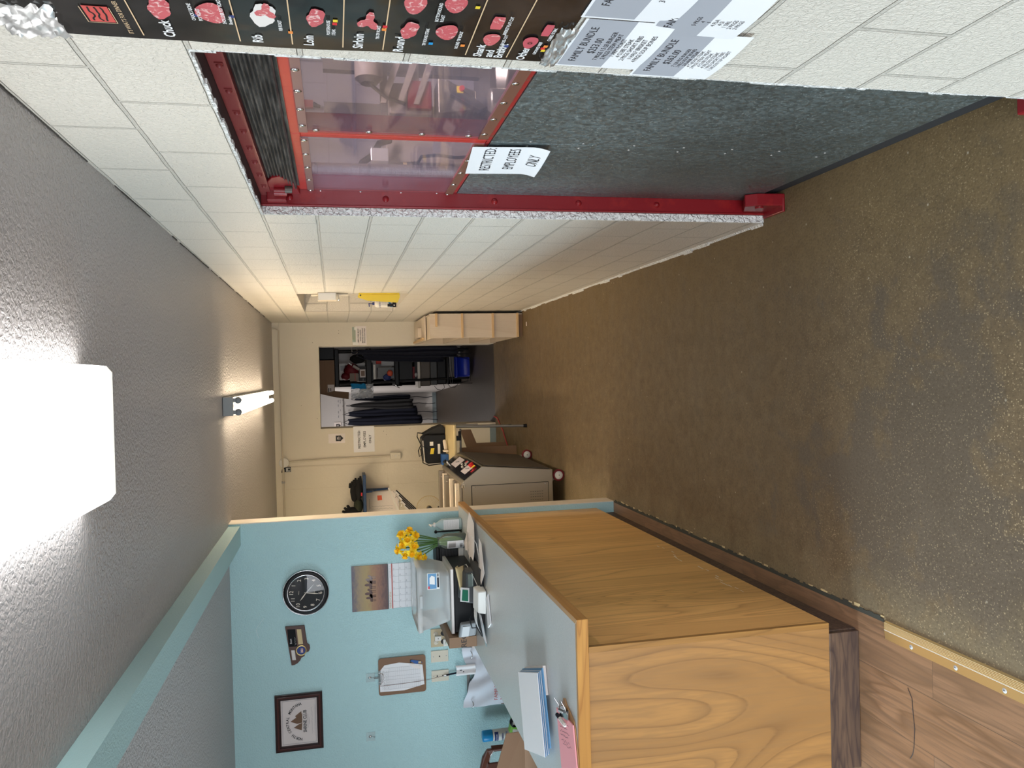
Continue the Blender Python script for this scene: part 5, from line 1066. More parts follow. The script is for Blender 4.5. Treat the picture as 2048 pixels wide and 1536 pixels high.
wallsign('arrow_notice', 'small notice with a black down arrow above the RESTRICTED sign on the back wall', -.732, -.626, 1.735, 1.918, (), .02, 'paper_pinkish', ex)
t = thing('ceiling_conduit', 'thin painted pipe running along the top of the back wall', 'pipe', (-.5, YB, 2.42))
obj('pipe', MB('conduit').tube([(.565, WB - .035, H - .002), (.56, WB - .035, 2.46), (.54, WB - .035, 2.425), (.3, WB - .035, 2.425), (-2.6, WB - .035, 2.405)], .009, 8), t)
obj('strap', MB('dull_steel').box(-1.15, -1.13, WB - .046, WB - .0205, 2.40, 2.435), t)
t = thing('junction_box', 'round cream junction box at the top of the back wall behind the pipe', 'junction box', (-.925, YB, 2.43))
obj('cover', MB('off_white_plastic').lathe([(0, .030), (.050, .030), (.054, .026), (.054, 0), (0, 0)], (-.925, WB, 2.405), 'y', 28), t)
obj('knockout', MB('ink').lathe([(0, .0308), (.004, .0308)], (-.895, WB, 2.425), 'y', 10), t)
tag(obj('beam_clip', MB('dark_grey').box(-.95, -.86, WB - .012, WB + .0, 2.452, 2.492), None, at=(-.9, WB, 2.47)), 'dark metal patch above the round junction box, touching the ceiling', 'bracket')
t = thing('outlet_drop', 'cream pipe drop from the junction box to a light switch on the back wall', 'switch', (-.90, YB, 1.8))
obj('pipe', MB('conduit').tube([(-.918, WB - .012, 2.352), (-.905, WB - .012, 1.9), (-.900, WB - .012, 1.235)], .0095, 8), t)
sb = obj('switch_box', MB('plate_ivory').box(-.938, -.862, WB - .045, WB - .0002, 1.120, 1.236), t, bevel=.004)
obj('toggle', MB('off_white_plastic').box(-.907, -.893, WB - .056, WB - .0455, 1.168, 1.186).mat('ink_grey').lathe([(0, .0456), (.003, .0456)], (-.9, WB, 1.215), 'y', 8).lathe([(0, .0456), (.003, .0456)], (-.9, WB, 1.14), 'y', 8), sb)
t = thing('security_camera', 'small black-rimmed camera with one lens by the round junction box', 'camera', (-1.0, YB, 2.36))
obj('body', MB('black').box(-1.028, -.975, WB - .032, WB - .0005, 2.334, 2.40).mat('light_grey').box(-1.023, -.980, WB - .034, WB - .0322, 2.339, 2.385), t, bevel=.005)
obj('lens', MB('black_gloss').lathe([(0, .038), (.010, .038), (.012, .034)], (-1.0, WB, 2.352), 'y', 16), t)
obj('mount', MB('black').tube([(-.985, WB - .02, 2.40), (-1.0, WB - .02, 2.425), (-1.03, WB - .02, 2.43), (-1.03, WB - .005, 2.43)], .006, 8), t)
# blue wall shelf with gloves, whiteboard, rack
t = thing('wall_shelf', 'dark blue wooden wall shelf on a scrolled blue bracket on the back wall', 'shelf', (-1.3, YB, 1.54))
obj('board', MB('blue_shelf').box(-2.2, -1.075, YB - .27, YB - .001, 1.525, 1.557), t, bevel=.004)
b = MB('blue_shelf').prism([(-1.262, YB - .22, 1.524), (-1.262, YB - .20, 1.46), (-1.262, YB - .13, 1.44), (-1.262, YB - .09, 1.40), (-1.262, YB - .03, 1.26), (-1.262, YB - .002, 1.26), (-1.262, YB - .002, 1.524)], (-.02, 0, 0))
obj('bracket', b, t, bevel=.003)
def glove(lab, c, s, up_=False, red=False):
    o = thing('work_glove', lab, 'glove', c, 'black work gloves on the blue shelf')
    c = V(c); b = MB('gloves')
    if up_:   # standing with fingers to the hall
        b.blob(c + V((0, 0, .07)), .085, .05, .085, 14, 10, .03)
        obj('palm', b, o)
        for i in range(4): a = radians(25 + 22 * i); obj('finger', MB('gloves').tube([c + V((0, 0, .08)), c + V((.075 * cos(a), 0, .08 + .075 * sin(a))), c + V((.115 * cos(a) , -.01, .085 + .110 * sin(a)))], .017, 8, [.022, .019, .013]), o)
    else:
        b.blob(c + V((0, 0, .04)), .115, .05, .042, 14, 10, .04); obj('palm', b, o)
        for i in range(4): obj('finger', MB('gloves').tube([c + V((.05, -.01, .02 + .020 * i)), c + V((.12 - .012 * i, -.02, .02 + .020 * i)), c + V((.155 - .018 * i, -.02, .020 + .020 * i))], .014, 8, [.017, .015, .011]), o)
        if red: obj('tag', MB('red_plain').box(c.x - .06, c.x - .025, c.y - .056, c.y - .052, c.z + .005, c.z + .02), o)
glove('black work glove lying flat at the open end of the blue shelf', (-1.25, YB - .17, 1.562), 1, red=True)
glove('black work glove lying over the one with the red tag', (-1.27, YB - .15, 1.615), 1)
glove('black work glove standing with its fingers spread at the left of the blue shelf', (-1.52, YB - .15, 1.60), 1, True)
tag(obj('cloth_bundle', MB('olive').blob((-1.43, YB - .13, 1.61), .09, .06, .05, 14, 9, .06), None, at=(-1.43, YB - .13, 1.56)), 'dark olive cloth bundle between the black gloves on the blue shelf', 'cloth')
t = thing('whiteboard', 'white sheet board with an orange sticker under the blue wall shelf', 'board', (-1.45, YB, 1.35))
b = MB('paper_pinkish').box(-1.75, -1.30, WB - .012, WB, 1.15, 1.515).mat('ink_grey').line((-1.38, WB - .0122, 1.485), (-1.50, WB - .0122, 1.485), .003, mY).scrib((-1.49, WB - .0122, 1.47), X_, V((0, 0, -1)), .01, .01, 4, .002, mY)
for i in range(2): b.scrib((-1.470 - i * .028, WB - .0122, 1.46), V((0, 0, -1)), X_, .24, .010, 26, .0022, mY, i)
obj('sheet', b, t)
obj('sticker', MB('orange_red').prism([(-1.345, WB - .0125, 1.395), (-1.345, WB - .0125, 1.345), (-1.400, WB - .0125, 1.340), (-1.402, WB - .0125, 1.392)], (0, -.001, 0)), t)
t = thing('drying_rack', 'folding white metal drying rack slanting down from the back wall', 'rack', (-1.35, 9.05, 1.2))
yr = 9.02; A = V((-1.245, yr + .2, 1.245))
obj('upper_frame', MB('off_white_plastic').prism([(-1.235, yr + .1, 1.268), (-1.545, yr - .1, 1.150), (-1.560, yr - .1, 1.17), (-1.245, yr + .1, 1.285)], (0, .012, 0)), t)
for k in range(4):
    p = V((-1.262 - .052 * k, yr - .02 - .02 * k, 1.205 - .030 * k)); q = p + V((-.30, -.10, -.300))
    obj('rail', MB('black').prism([p, p + V((.010, 0, -.008)), q + V((.010, 0, -.008)), q], (0, .02, 0)).mat('silver_flat').prism([p + V((-.002, .0, 0)), p + V((-.016, 0, .012)), q + V((-.016, 0, .012)), q + V((-.002, 0, 0))], (0, .02, 0)), t)
for k in range(3):
    p = V((-1.27 - .055 * k, yr, 1.235 - .030 * k)); obj('link', MB('chrome').tube([p, p + V((-.022, -.02, -.035)), p + V((-.07, -.03, -.02))], .004, 6), t)
t = thing('fan', 'wire guard of a floor fan behind the vacuum packer', 'fan', (-1.42, 8.85, .8))
fc = V((-1.45, 8.85, .86)); b = MB('gold_flat')
b.tube([fc + V((.135 * cos(2 * pi * i / 36), 0, .135 * sin(2 * pi * i / 36))) for i in range(36)], .004, 6, closed=True)
obj('rim', b, t)
b = MB('gold_flat')
for i in range(40): a = 2 * pi * i / 40; b.tube([fc + V((.135 * cos(a), 0, .135 * sin(a))), fc + V((.07 * cos(a + .1), -.045, .07 * sin(a + .1))), fc + V((.02 * cos(a), -.055, .02 * sin(a)))], .0014, 4)
obj('guard', b, t)
obj('hub', MB('dark_grey').lathe([(0, .062), (.03, .058), (.03, 0), (0, -.05)], fc, 'y', 16), t)
obj('stand', MB('dark_grey').cyl(fc + V((0, .02, -.1)), (fc.x, fc.y + .02, .03), .014).lathe([(0, .03), (.05, .03), (.17, .008), (.17, .001), (0, .001)], (fc.x, fc.y + .02, 0), 'z', 24), t)

# ------------------------------------------------------------------ vacuum packing machine
t = thing('vacuum_packer', 'stainless steel vacuum packing machine on casters with a sloping black control panel', 'machine', (-1.15, 7.0, 0))
MY0_, MY1_ = 6.40, 7.66
prof = [(-.790, .108), (-.738, .692), (-.852, .845), (-.872, .858), (-.890, .850), (-1.62, .850), (-1.62, .108)]
bd = obj('body', MB('steel').prism([(x, MY0_, z) for x, z in prof], (0, MY1_ - MY0_, 0)), t, bevel=.004)
obj('side_panel', MB('machine_dark').prism([(-.7858, MY0_ + .02, .125), (-.7345, MY0_ + .02, .675), (-.7345, MY1_ - .02, .675), (-.7858, MY1_ - .02, .125)], (.004, 0, 0)), t)
def S(u, v, l=.001):  # sloping panel, u along Y, v up the slope
    x0, z0, x1, z1 = -.741, .698, -.850, .842; nn = V((z1 - z0, 0, x0 - x1)).normalized()
    return V((x0 + (x1 - x0) * v, MY0_ + .02 + (MY1_ - MY0_ - .04) * u, z0 + (z1 - z0) * v)) + nn * l
def SQ(b, u0, u1, v0, v1, l, th=.002):
    a = [S(u0, v0, l), S(u1, v0, l), S(u1, v1, l), S(u0, v1, l)]; c = [S(u0, v0, l + th), S(u1, v0, l + th), S(u1, v1, l + th), S(u0, v1, l + th)]
    return b.hexa(a, c)
cp = obj('control_panel', SQ(MB('black_gloss'), 0, 1, .02, .98, .001, .003), t)
for u0, u1 in ((.13, .32), (.56, .80)):
    pl = SQ(MB('lilac'), u0, u1, .16, .74, .0045, .001); pl.mat('ink_grey'); p, q = S((u0 + u1) / 2 - .03, .4, .006), S((u0 + u1) / 2 + .03, .5, .006); pl.cyl(p, q, .006, n=8)
    obj('rating_plate', pl, cp)
obj('emergency_stop', SQ(MB('yellow'), .13, .22, .12, .30, .0045, .003).mat('red_plain').cyl(S(.18, .22, .008), S(.18, .22, .035), .020, .024, 18), cp)
obj('rocker_switch', SQ(MB('light_grey'), .40, .46, .12, .32, .0045, .004).mat('red_plain').box(0, 0, 0, 0, 0, 0), cp)
obj('red_lamp', MB('red_plain').cyl(S(.43, .2, .008), S(.43, .2, .014), .012), cp)
for u, v in ((.40, .52), (.49, .42), (.36, .36)): obj('button', MB('off_white_plastic').cyl(S(u, v, .004), S(u, v, .014), .010), cp)
obj('indicator', MB('red_plain').cyl(S(.05, .32, .004), S(.05, .50, .006), .006), cp)
obj('knob', MB('chrome').cyl(S(.90, .78, .004), S(.90, .78, .03), .012).mat('black').cyl(S(.92, .86, .02), S(.92, .86, .045), .018), cp)
obj('front_door', MB('steel2').box(-1.46, -.892, MY0_ - .006, MY0_ - .001, .150, .780).mat('black').box(-1.465, -.888, MY0_ - .0012, MY0_ - .0002, .145, .786), t)
fd = [o for o in t.children if o.name.startswith('front_door')][0]
b = MB('ink')
for i in range(7):
    for j in range(4): b.box(-1.07 + .0, -1.07, 0, 0, 0, 0)
for j in range(5):
    for i in range(6): b.box(-.962 - .022 * j - .002, -.962 - .022 * j + .001, MY0_ - .0068, MY0_ - .006, .195 + i * .019, .206 + i * .019)
obj('vent', b, fd)
for z in (.175, .76): obj('screw', MB('chrome').blob((-.903, MY0_ - .007, z), .005, .003, .005, 8, 5), fd)
for i, (y, m_, h_) in enumerate(((6.47, 'steel2', .020), (6.62, 'cream', .035), (6.80, 'steel2', .026), (6.95, 'cream', .035), (7.22, 'steel', .045), (7.36, 'cream', .04), (7.58, 'steel2', .05))):
    obj('seal_bar', MB(m_).box(-1.60, -.895, y - .022, y + .022, .8505, .8505 + h_), t, bevel=.004)
    if i in (1, 4, 6): obj('bar_screw', MB('chrome').blob((-.95, y - .024, .875), .005, .003, .005, 8, 5), t)
obj('hinge', MB('chrome').cyl((-.88, MY0_ - .01, .86), (-.90, MY0_ - .01, .86), .012).box(-.90, -.872, MY0_ - .012, MY0_ + .03, .84, .862), t)
b = MB('steel2').tube([(-.783, 6.95, .27), (-.775, 6.95, .30), (-.771, 6.99, .31), (-.771, 7.03, .30), (-.783, 7.03, .27)], .0035, 6); obj('handle', b, t)
for x, y in ((-.845, 6.40 + .04), (-.78, 7.56), (-1.52, 6.44), (-1.52, 7.56)):
    w_ = obj('caster', MB('steel').tube([(x - .03, y + .03, .108), (x - .035, y + .02, .085), (x - .008, y, .05)], .010, 8).box(x - .05, x, y, y + .05, .096, .1075), t)
    obj('tyre', MB('maroon').lathe([(.034, -.013), (.046, -.014), (.049, -.008), (.049, .008), (.046, .014), (.034, .013)], (x, y - .003, .0495), 'y', 28), w_)
    obj('wheel_disc', MB('off_white_plastic').lathe([(0, .014), (.012, .015), (.020, .010), (.035, .012), (.035, -.012), (0, -.012)], (x, y - .003, .0495), 'y', 28).mat('chrome').lathe([(0, .019), (.006, .018), (.007, .012)], (x, y - .003, .0495), 'y', 10), w_)
b = MB('white').cyl((-1.28, 7.33, .925), (-1.30, 7.33, .925), .026, n=18).mat('black').cyl((-1.30, 7.33, .925), (-1.36, 7.33, .925), .028, n=18).mat('off_white_plastic').cyl((-1.36, 7.33, .925), (-1.375, 7.33, .925), .024, n=18).mat('black').tube([(-1.375, 7.33, .922), (-1.43, 7.33, .912), (-1.52, 7.32, .902), (-1.58, 7.32, .900)], .011, 8).mat('gold').cyl((-1.27, 7.335, .93), (-1.28, 7.335, .93), .003).cyl((-1.27, 7.32, .92), (-1.28, 7.32, .92), .003)
tag(obj('power_plug', b, None, at=(-1.35, 7.33, .9)), 'big black and white power plug lying on top of the vacuum packer', 'plug')

# ------------------------------------------------------------------ work table beyond the machine
t = thing('work_table', 'work table with a pale yellow cutting-board top and grey metal leg behind the packer', 'table', (-.85, 8.0, 0))
TZ = .735
obj('table_top', MB('cutting').hexa([(-1.35, 7.68, TZ - .028), (-.474, 7.68, TZ - .028), (-.520, 8.55, TZ - .028), (-1.35, 8.55, TZ - .028)], [(-1.35, 7.68, TZ), (-.474, 7.68, TZ), (-.520, 8.55, TZ), (-1.35, 8.55, TZ)]), t, bevel=.008)
for x, y in ((-.505, 7.74), (-.545, 8.45), (-1.30, 7.74), (-1.30, 8.45)):
    lg = obj('leg', MB('dull_steel').cyl((x + .010, y, TZ - .029), (x - .008, y, .03), .014).cyl((x + .02, y + .02, TZ - .03), (x + .02, y + .02, TZ - .25), .010), t)
    obj('foot', MB('black').cyl((x - .008, y, .001), (x - .008, y, .035), .019, .017), lg)
obj('clamp', MB('black').box(-.63, -.585, 7.70, 7.73, TZ - .075, TZ - .0285).cyl((-.60, 7.70, TZ - .06), (-.54, 7.70, TZ - .06), .012), t)
obj('crossbar', MB('dull_steel').cyl((-1.28, 8.0, .62), (-.535, 8.0, .62), .01), t)
t = thing('vacuum_sealer', 'black countertop sealer with a coiled cord, yellow label and white labels on the table', 'appliance', (-.70, 8.35, TZ))
b = MB('black').prism([(-.905, 8.25, TZ + .002), (-.605, 8.25, TZ + .002), (-.600, 8.25, TZ + .20), (-.64, 8.25, TZ + .245), (-.88, 8.25, TZ + .225), (-.905, 8.25, TZ + .19)], (0, .22, 0))
obj('body', b, t, bevel=.01)
obj('silver_edge', MB('silver_flat').tube([(-.900, 8.245, TZ + .03), (-.903, 8.245, TZ + .19), (-.88, 8.245, TZ + .222), (-.66, 8.245, TZ + .236)], .007, 8), t)
obj('side_pouch', MB('black_matte').prism([(-.60, 8.27, TZ + .002), (-.545, 8.27, TZ + .002), (-.505, 8.27, TZ + .03), (-.535, 8.27, TZ + .12), (-.60, 8.27, TZ + .24)], (0, .18, 0)), t, bevel=.01)
obj('yellow_label', MB('yellow').prism([(-.80, 8.2495, TZ + .130), (-.74, 8.2495, TZ + .120), (-.742, 8.2495, TZ + .155), (-.80, 8.2495, TZ + .165)], (0, -.002, 0)), t)
obj('white_label', MB('off_white_plastic').box(-.715, -.675, 8.247, 8.2495, TZ + .130, TZ + .165).box(-.80, -.70, 8.247, 8.2495, TZ + .060, TZ + .085), t)
obj('cord', MB('black').tube([(-.59, 8.30, TZ + .21), (-.58, 8.28, TZ + .285), (-.62, 8.27, TZ + .29), (-.70, 8.25, TZ + .255), (-.76, 8.24, TZ + .285), (-.82, 8.24, TZ + .275), (-.79, 8.24, TZ + .24), (-.70, 8.24, TZ + .26), (-.75, 8.24, TZ + .19)], .0055, 7).tube([(-.90, 8.24, TZ + .02), (-.915, 8.24, TZ + .18), (-.885, 8.24, TZ + .24), (-.74, 8.24, TZ + .262)], .0055, 7), t)
t = thing('cream_scoop', 'cream plastic mallet-like scoop lying on the cutting-board table', 'scoop', (-.72, 8.05, TZ))
obj('handle', MB('cream').cyl((-.665, 8.12, TZ + .030), (-.745, 8.07, TZ + .026), .018, .017, 14).blob((-.662, 8.12, TZ + .03), .016, .018, .018), t)
obj('head', MB('cream').box(-.765, -.748, 8.03, 8.10, TZ + .001, TZ + .055), t, bevel=.006)
tag(obj('blue_bin', MB('blue').box(-.90, -.79, 8.05, 8.16, TZ + .001, TZ + .07), None, at=(-.84, 8.1, TZ), bevel=.006), 'blue plastic bin on the table between the scoop and the control panel', 'bin')
tag(obj('cardboard_sheet', MB('cardboard').box(-1.2, -.745, 8.205, 8.22, .03, .60).box(-1.2, -.745, 8.205, 8.30, .002, .03), None, at=(-.95, 8.2, 0)), 'brown cardboard sheet standing under the far side of the work table', 'cardboard')
tag(obj('cardboard_flap', MB('cardboard').prism([(-.598, 8.75, .51), (-.598, 8.75, .39), (-.75, 8.75, .33), (-.80, 8.75, .44)], (0, .008, 0)).prism([(-.80, 8.75, .44), (-.75, 8.75, .33), (-.75, 8.75, .002), (-.80, 8.75, .002)], (0, .008, 0)), None, at=(-.7, 8.75, .0)), 'slanting brown cardboard flap seen below the work table', 'cardboard')
tag(obj('pink_cord', MB('cord_pink').tube([(-.495, 9.36, .006), (-.49, 9.24, .03), (-.505, 9.18, .008), (-.545, 9.08, .006), (-.60, 8.98, .006), (-.64, 8.86, .006), (-.69, 8.80, .006), (-.75, 8.70, .006), (-.80, 8.62, .006)], .006, 6), None, at=(-.6, 9, .006)), 'pink extension cord on the floor at the left foot of the doorway', 'cord')

# ------------------------------------------------------------------ utility room beyond the doorway
RY = 11.15
t = thing('storage_rack', 'tall black storage rack crowded with supplies in the room beyond the doorway', 'rack', (.12, RY, 0))
RX0, RX1 = -.085, .36
for x, y in ((RX0, RY), (RX1, RY), (RX0, RY + .45), (RX1, RY + .45)): obj('post', MB('black').tube([(x + (.05 if x < 0 else 0), y, .002), (x, y, 1.828)], .018, 8), t)
for z, h_ in ((1.80, .06), (1.375, .075), (1.0, .06), (.30, .03)): obj('shelf', MB('black').box(RX0 - .03, RX1 + .03, RY - .03, RY + .48, z - h_ / 2, z + h_ / 2), t, bevel=.01)
tag(obj('cardboard_carton', MB('cardboard').box(-.205, .240, RY - .12, RY + .35, 1.832, 2.10).mat('paper_pinkish').box(-.195, -.085, RY - .122, RY - .12, 1.84, 1.925).mat('ink').box(-.19, -.13, RY - .1235, RY - .122, 1.905, 1.918).box(-.175, -.13, RY - .1235, RY - .122, 1.88, 1.89).mat('cardboard_dark').box(-.205, .24, RY - .121, RY - .12, 1.955, 1.959), None, at=(0, RY, 1.83)), 'brown cardboard carton with a white shipping label on top of the black rack', 'carton')
tag(obj('black_case', MB('black').box(.245, .42, RY - .10, RY + .3, 1.831, 2.12), None, at=(.33, RY, 1.83), bevel=.01), 'black case beside the carton on top of the black rack', 'case')
def item(name, lab, cat, mb, at, **k): return tag(obj(name, mb, None, at=at, **k), lab, cat)
F = RY - .02
item('plastic_sheet', 'white plastic sheet on the upper rack shelf behind the red bag', 'sheet', MB('off_white_plastic').box(-.03, .20, RY + .30, RY + .33, 1.4135, 1.765).mat('light_grey').box(.10, .17, RY + .298, RY + .30, 1.60, 1.75), (.1, RY + .3, 1.41))
item('red_bag', 'dark red bag with a striped paper tag lying slanted on the upper rack shelf', 'bag', MB('maroon').blob((.10, RY + .12, 1.60), .10, .08, .10, 14, 9, .12).blob((.02, RY + .10, 1.68), .05, .05, .06, 12, 8, .1).mat('machine_tan').box(-.05, .06, RY + .03, RY + .035, 1.52, 1.63).mat('ink_red').box(-.05, .06, RY + .028, RY + .03, 1.555, 1.562), (.08, RY + .1, 1.5))
item('black_bag', 'black bag at the right of the upper rack shelf', 'bag', MB('gloves').blob((.255, RY + .14, 1.52), .065, .09, .10, 14, 9, .1), (.2, RY + .1, 1.42))
item('pump_head', 'silver and white pump part poking out among the bags on the upper shelf', 'pump', MB('silver_flat').cyl((.16, RY + .02, 1.58), (.11, RY + .0, 1.50), .022).cyl((.17, RY + .02, 1.60), (.20, RY + .02, 1.64), .012), (.15, RY, 1.5))
b = MB('black').box(-.05, .15, RY + .02, RY + .14, 1.4135, 1.51).mat('paper_pinkish').box(-.0, .11, RY + .018, RY + .02, 1.42, 1.495).mat('hardboard').box(.02, .09, RY + .0165, RY + .018, 1.43, 1.48).mat('white').scrib((-.045, RY + .0175, 1.455), X_, Z_, .03, .01, 8, .003, mY)
item('product_box', 'black printed box with a picture of cookies on the upper rack shelf', 'box', b, (.05, RY, 1.41))
item('white_bottle', 'small white bottle at the hall-side front of the upper rack shelf', 'bottle', MB('off_white_plastic').cyl((-.045, RY + .2, 1.4135), (-.045, RY + .2, 1.53), .012), (-.045, RY + .2, 1.41))
item('white_carton', 'flat white carton just under the upper rack shelf', 'carton', MB('off_white_plastic').box(-.03, .17, RY + .02, RY + .20, 1.285, 1.315).mat('black').box(-.05, .2, RY + .06, RY + .3, 1.316, 1.336), (.07, RY + .1, 1.28))
item('red_jug', 'red topped clear jug on the middle rack shelf', 'jug', MB('ink_red').cyl((.22, RY + .12, 1.2), (.22, RY + .12, 1.27), .04).mat('bag_clear').cyl((.20, RY + .12, 1.0305), (.20, RY + .12, 1.2), .055), (.2, RY + .1, 1.03))
item('grey_bin', 'grey box on the middle rack shelf beside the red topped jug', 'box', MB('mid_grey').box(-.02, .13, RY + .1, RY + .3, 1.0305, 1.25), (.05, RY + .2, 1.03))
item('orange_bag', 'bright orange bag on the middle rack shelf', 'bag', MB('orange_red').blob((.05, RY + .02, 1.09), .045, .03, .04, 12, 8, .1).mat('ink_blue').blob((-.01, RY + .04, 1.13), .05, .03, .05, 12, 8, .12), (.03, RY, 1.05))
item('black_crate', 'black crate hanging below the middle rack shelf', 'crate', MB('black').box(-.055, .24, RY + .03, RY + .4, .78, .965).box(-.13, -.115, RY, RY + .3, .93, 1.03), (.07, RY + .2, .78), bevel=.006)
item('chrome_tool', 'shiny tool hanging from the hall-side end of the middle shelf', 'tool', MB('chrome').tube([(-.119, RY, 1.02), (-.145, RY - .01, .99), (-.155, RY - .01, .965)], .012, 8, [.016, .010, .004]), (-.14, RY, 1.0))
item('paper_bundle', 'bundle of dark red and black folded cloths on the lower rack tray', 'cloths', MB('black').box(-.06, .2, RY + .05, RY + .35, .713, .75).mat('maroon').box(-.03, .13, RY + .04, RY + .3, .75, .778).mat('light_grey').blob((.02, RY + .03, .735), .03, .02, .02), (.07, RY + .2, .71))
item('white_tray', 'long white plastic tray low on the black rack', 'tray', MB('off_white_plastic').box(-.165, .23, RY + .035, RY + .40, .672, .7125), (.03, RY, .67), bevel=.012)
for k, (z0, z1, m_, lab) in enumerate(((.535, .671, 'machine_dark', 'grey tub directly below the long white tray'), (.44, .534, 'dark_grey', 'dark grey tub in the middle of the low stack on the rack'), (.317, .439, 'black', 'black tub at the bottom of the low stack on the rack'))):
    item('storage_tub', lab, 'tub', MB(m_).box(-.14 + .01 * k, .23, RY + .035, RY + .40, z0, z1), (.05, RY, z0), bevel=.01)
item('loose_wire', 'thin wires curling off the rack near the floor', 'wire', MB('ink').tube([(-.14, RY - .1, .50), (-.19, RY - .1, .46), (-.20, RY - .1, .40), (-.17, RY - .1, .36), (-.12, RY - .09, .37)], .004, 5).tube([(-.11, RY - .09, .32), (-.16, RY - .1, .28), (-.17, RY - .1, .22), (-.13, RY - .1, .18), (-.09, RY - .1, .17)], .004, 5), (-.15, RY - .1, .3))
b = MB('blue_crate'); R_ = [rrect(-.02, .24, 10.90, 11.06, .03, .03), rrect(-.03, .25, 10.89, 11.08, .03, .20), rrect(-.035, .255, 10.885, 11.085, .03, .20), rrect(-.035, .255, 10.885, 11.085, .03, .215), rrect(-.022, .242, 10.90, 11.07, .03, .215), rrect(-.015, .235, 10.91, 11.06, .03, .05)]
n = len(R_[0]); b.add([p for r_ in R_ for p in r_], [(j * n + i, j * n + (i + 1) % n, (j + 1) * n + (i + 1) % n, (j + 1) * n + i) for j in range(5) for i in range(n)] + [tuple(range(n)), tuple(range(5 * n, 6 * n))], True)
item('blue_crate', 'bright blue plastic tub on a wire frame on the utility room floor', 'tub', b, (.1, 11.03, .03))
t = thing('wire_stand', 'thin black wire frame round the blue tub', 'stand', (.1, 11.0, 0))
b = MB('black')
for y in (10.88, 11.09):
    b.tube([(.29, y, .002), (.29, y, .29), (-.10, y, .27), (-.115, y, .002)], .005, 6); b.tube([(.29, y, .27), (.20, y, .026), (-.08, y, .026), (-.115, y, .25)], .004, 6)
for x in (.29, -.11): b.tube([(x, 10.88, .27), (x, 11.09, .27)], .005, 6)
obj('frame', b, t)
# hanging garments: folded cloth hung from a hook
def garment(name, lab, cat, x, y, zt, zb, wt_, wb, m_, group=None, ties=True, seed=0, lean=0, hook_x=None):
    rr = random.Random(seed); o = thing(name, lab, cat, (x, y, zt), group); ph = rr.uniform(0, 6)
    def g(u, v):
        w_ = wt_ + (wb - wt_) * min(1, v * 1.6) ** .7; s = u - .5
        return V((x + lean * v + s * w_ + .004 * sin(9 * v + ph), y - .02 - .018 * cos(5 * pi * s + ph) * (.4 + v) - .03 * (1 - abs(s) * 2), zt - .06 - (zt - zb - .06) * v - .02 * abs(sin(4 * s + ph))))
    obj('cloth', MB(m_).sheet(20, 14, g), o, solid=.006)
    obj('loop', MB(m_).tube([(x - wt_ * .4, y - .03, zt - .07), (x - .006, y - .02, zt), (x + .006, y - .02, zt), (x + wt_ * .4, y - .03, zt - .07)], .005, 6), o)
    if hook_x: obj('hanger', MB('dull_steel').tube([(hook_x + .005, y, zt + .01), (x + .01, y, zt - .004), (x - .01, y, zt + .004)], .004, 6), o)
    if ties: obj('tie', MB(m_).tube([(x + lean, y - .03, zb + .02), (x + lean + .01, y - .03, zb - .12), (x + lean - .01, y - .03, zb - .30), (x + lean, y - .03, zb - .42)], .006, 6), o)
AY = 14.93
G = 'aprons on the far wall hooks'
garment('apron', 'very dark apron hanging furthest right on the far wall, partly behind the white bag', 'apron', -.385, AY - .0, 1.55, .50, .06, .10, 'navy2', G, True, 1)
garment('apron', 'dark narrow apron with long ties hanging second from the right on the far wall', 'apron', -.50, AY - .10, 1.64, .46, .03, .17, 'black_matte', G, True, 2)
garment('apron', 'broad navy apron hanging in the middle of the far wall hooks', 'apron', -.66, AY - .02, 1.67, .38, .06, .24, 'navy', G, True, 3)
garment('apron', 'long navy apron hanging at the left of the far wall hooks', 'apron', -.80, AY - .08, 1.68, .30, .10, .19, 'navy', G, True, 4)
garment('apron', 'black apron strip at the far left of the hooks, by the doorway edge', 'apron', -.90, AY + .0, 1.66, .6, .04, .07, 'black_matte', G, False, 5)
b = MB('dull_steel').box(-.98, -.34, 14.965, 14.999, 1.69, 1.70)
t = thing('hook_rail', 'row of small coat hooks on the far wall above the aprons', 'hooks', (-.65, 15, 1.7)); obj('rail', b, t)
for x in (-.40, -.51, -.66, -.80, -.90): obj('hook', MB('dull_steel').tube([(x, 14.96, 1.70), (x, 14.93, 1.69), (x, 14.92, 1.71)], .004, 6), t)
b = MB('paper_pinkish').box(-.92, -.80, 14.985, 14.999, 1.74, 1.86); arrow(b, -.86, 1.79, .06, 14.984)
item('arrow_notice', 'small notice with a black down arrow on the utility room far wall', 'sign', b, (-.86, 14.99, 1.74))
b = MB('ink_grey')
for x in (-.42, -.50, -.62, -.70): b.box(x - .02, x + .02, 14.994, 14.999, 1.775, 1.785)
for x in (-.42, -.46, -.60): b.box(x, x + .03, 14.994, 14.999, 1.74, 1.748)
item('name_labels', 'row of small name labels above the hook rail', 'labels', b, (-.56, 14.99, 1.75))
G = 'navy coats by the doorway'
garment('coat', 'long navy coat hanging just inside the right edge of the doorway', 'coat', .30, 10.02, 1.62, .34, .04, .14, 'navy', G, False, 8, hook_x=.43)
garment('coat', 'wide navy coat hanging in front of the black rack', 'coat', .275, 10.25, 1.55, .49, .10, .19, 'navy', G, False, 9, hook_x=.43)
garment('coat', 'black coat hanging behind the navy ones by the rack post', 'coat', .32, 10.5, 1.40, .32, .06, .12, 'black_matte', G, False, 10, hook_x=.43)
b = MB('cardboard_dark').prism([(-.205, 11.0, 2.02), (-.17, 11.0, 1.84), (-.19, 11.0, 1.65), (-.285, 11.0, 1.655), (-.25, 11.0, 1.85)], (0, .006, 0))
item('paper_flap', 'dark brown paper flap hanging down beside the carton', 'paper', b, (-.23, 11, 1.7))
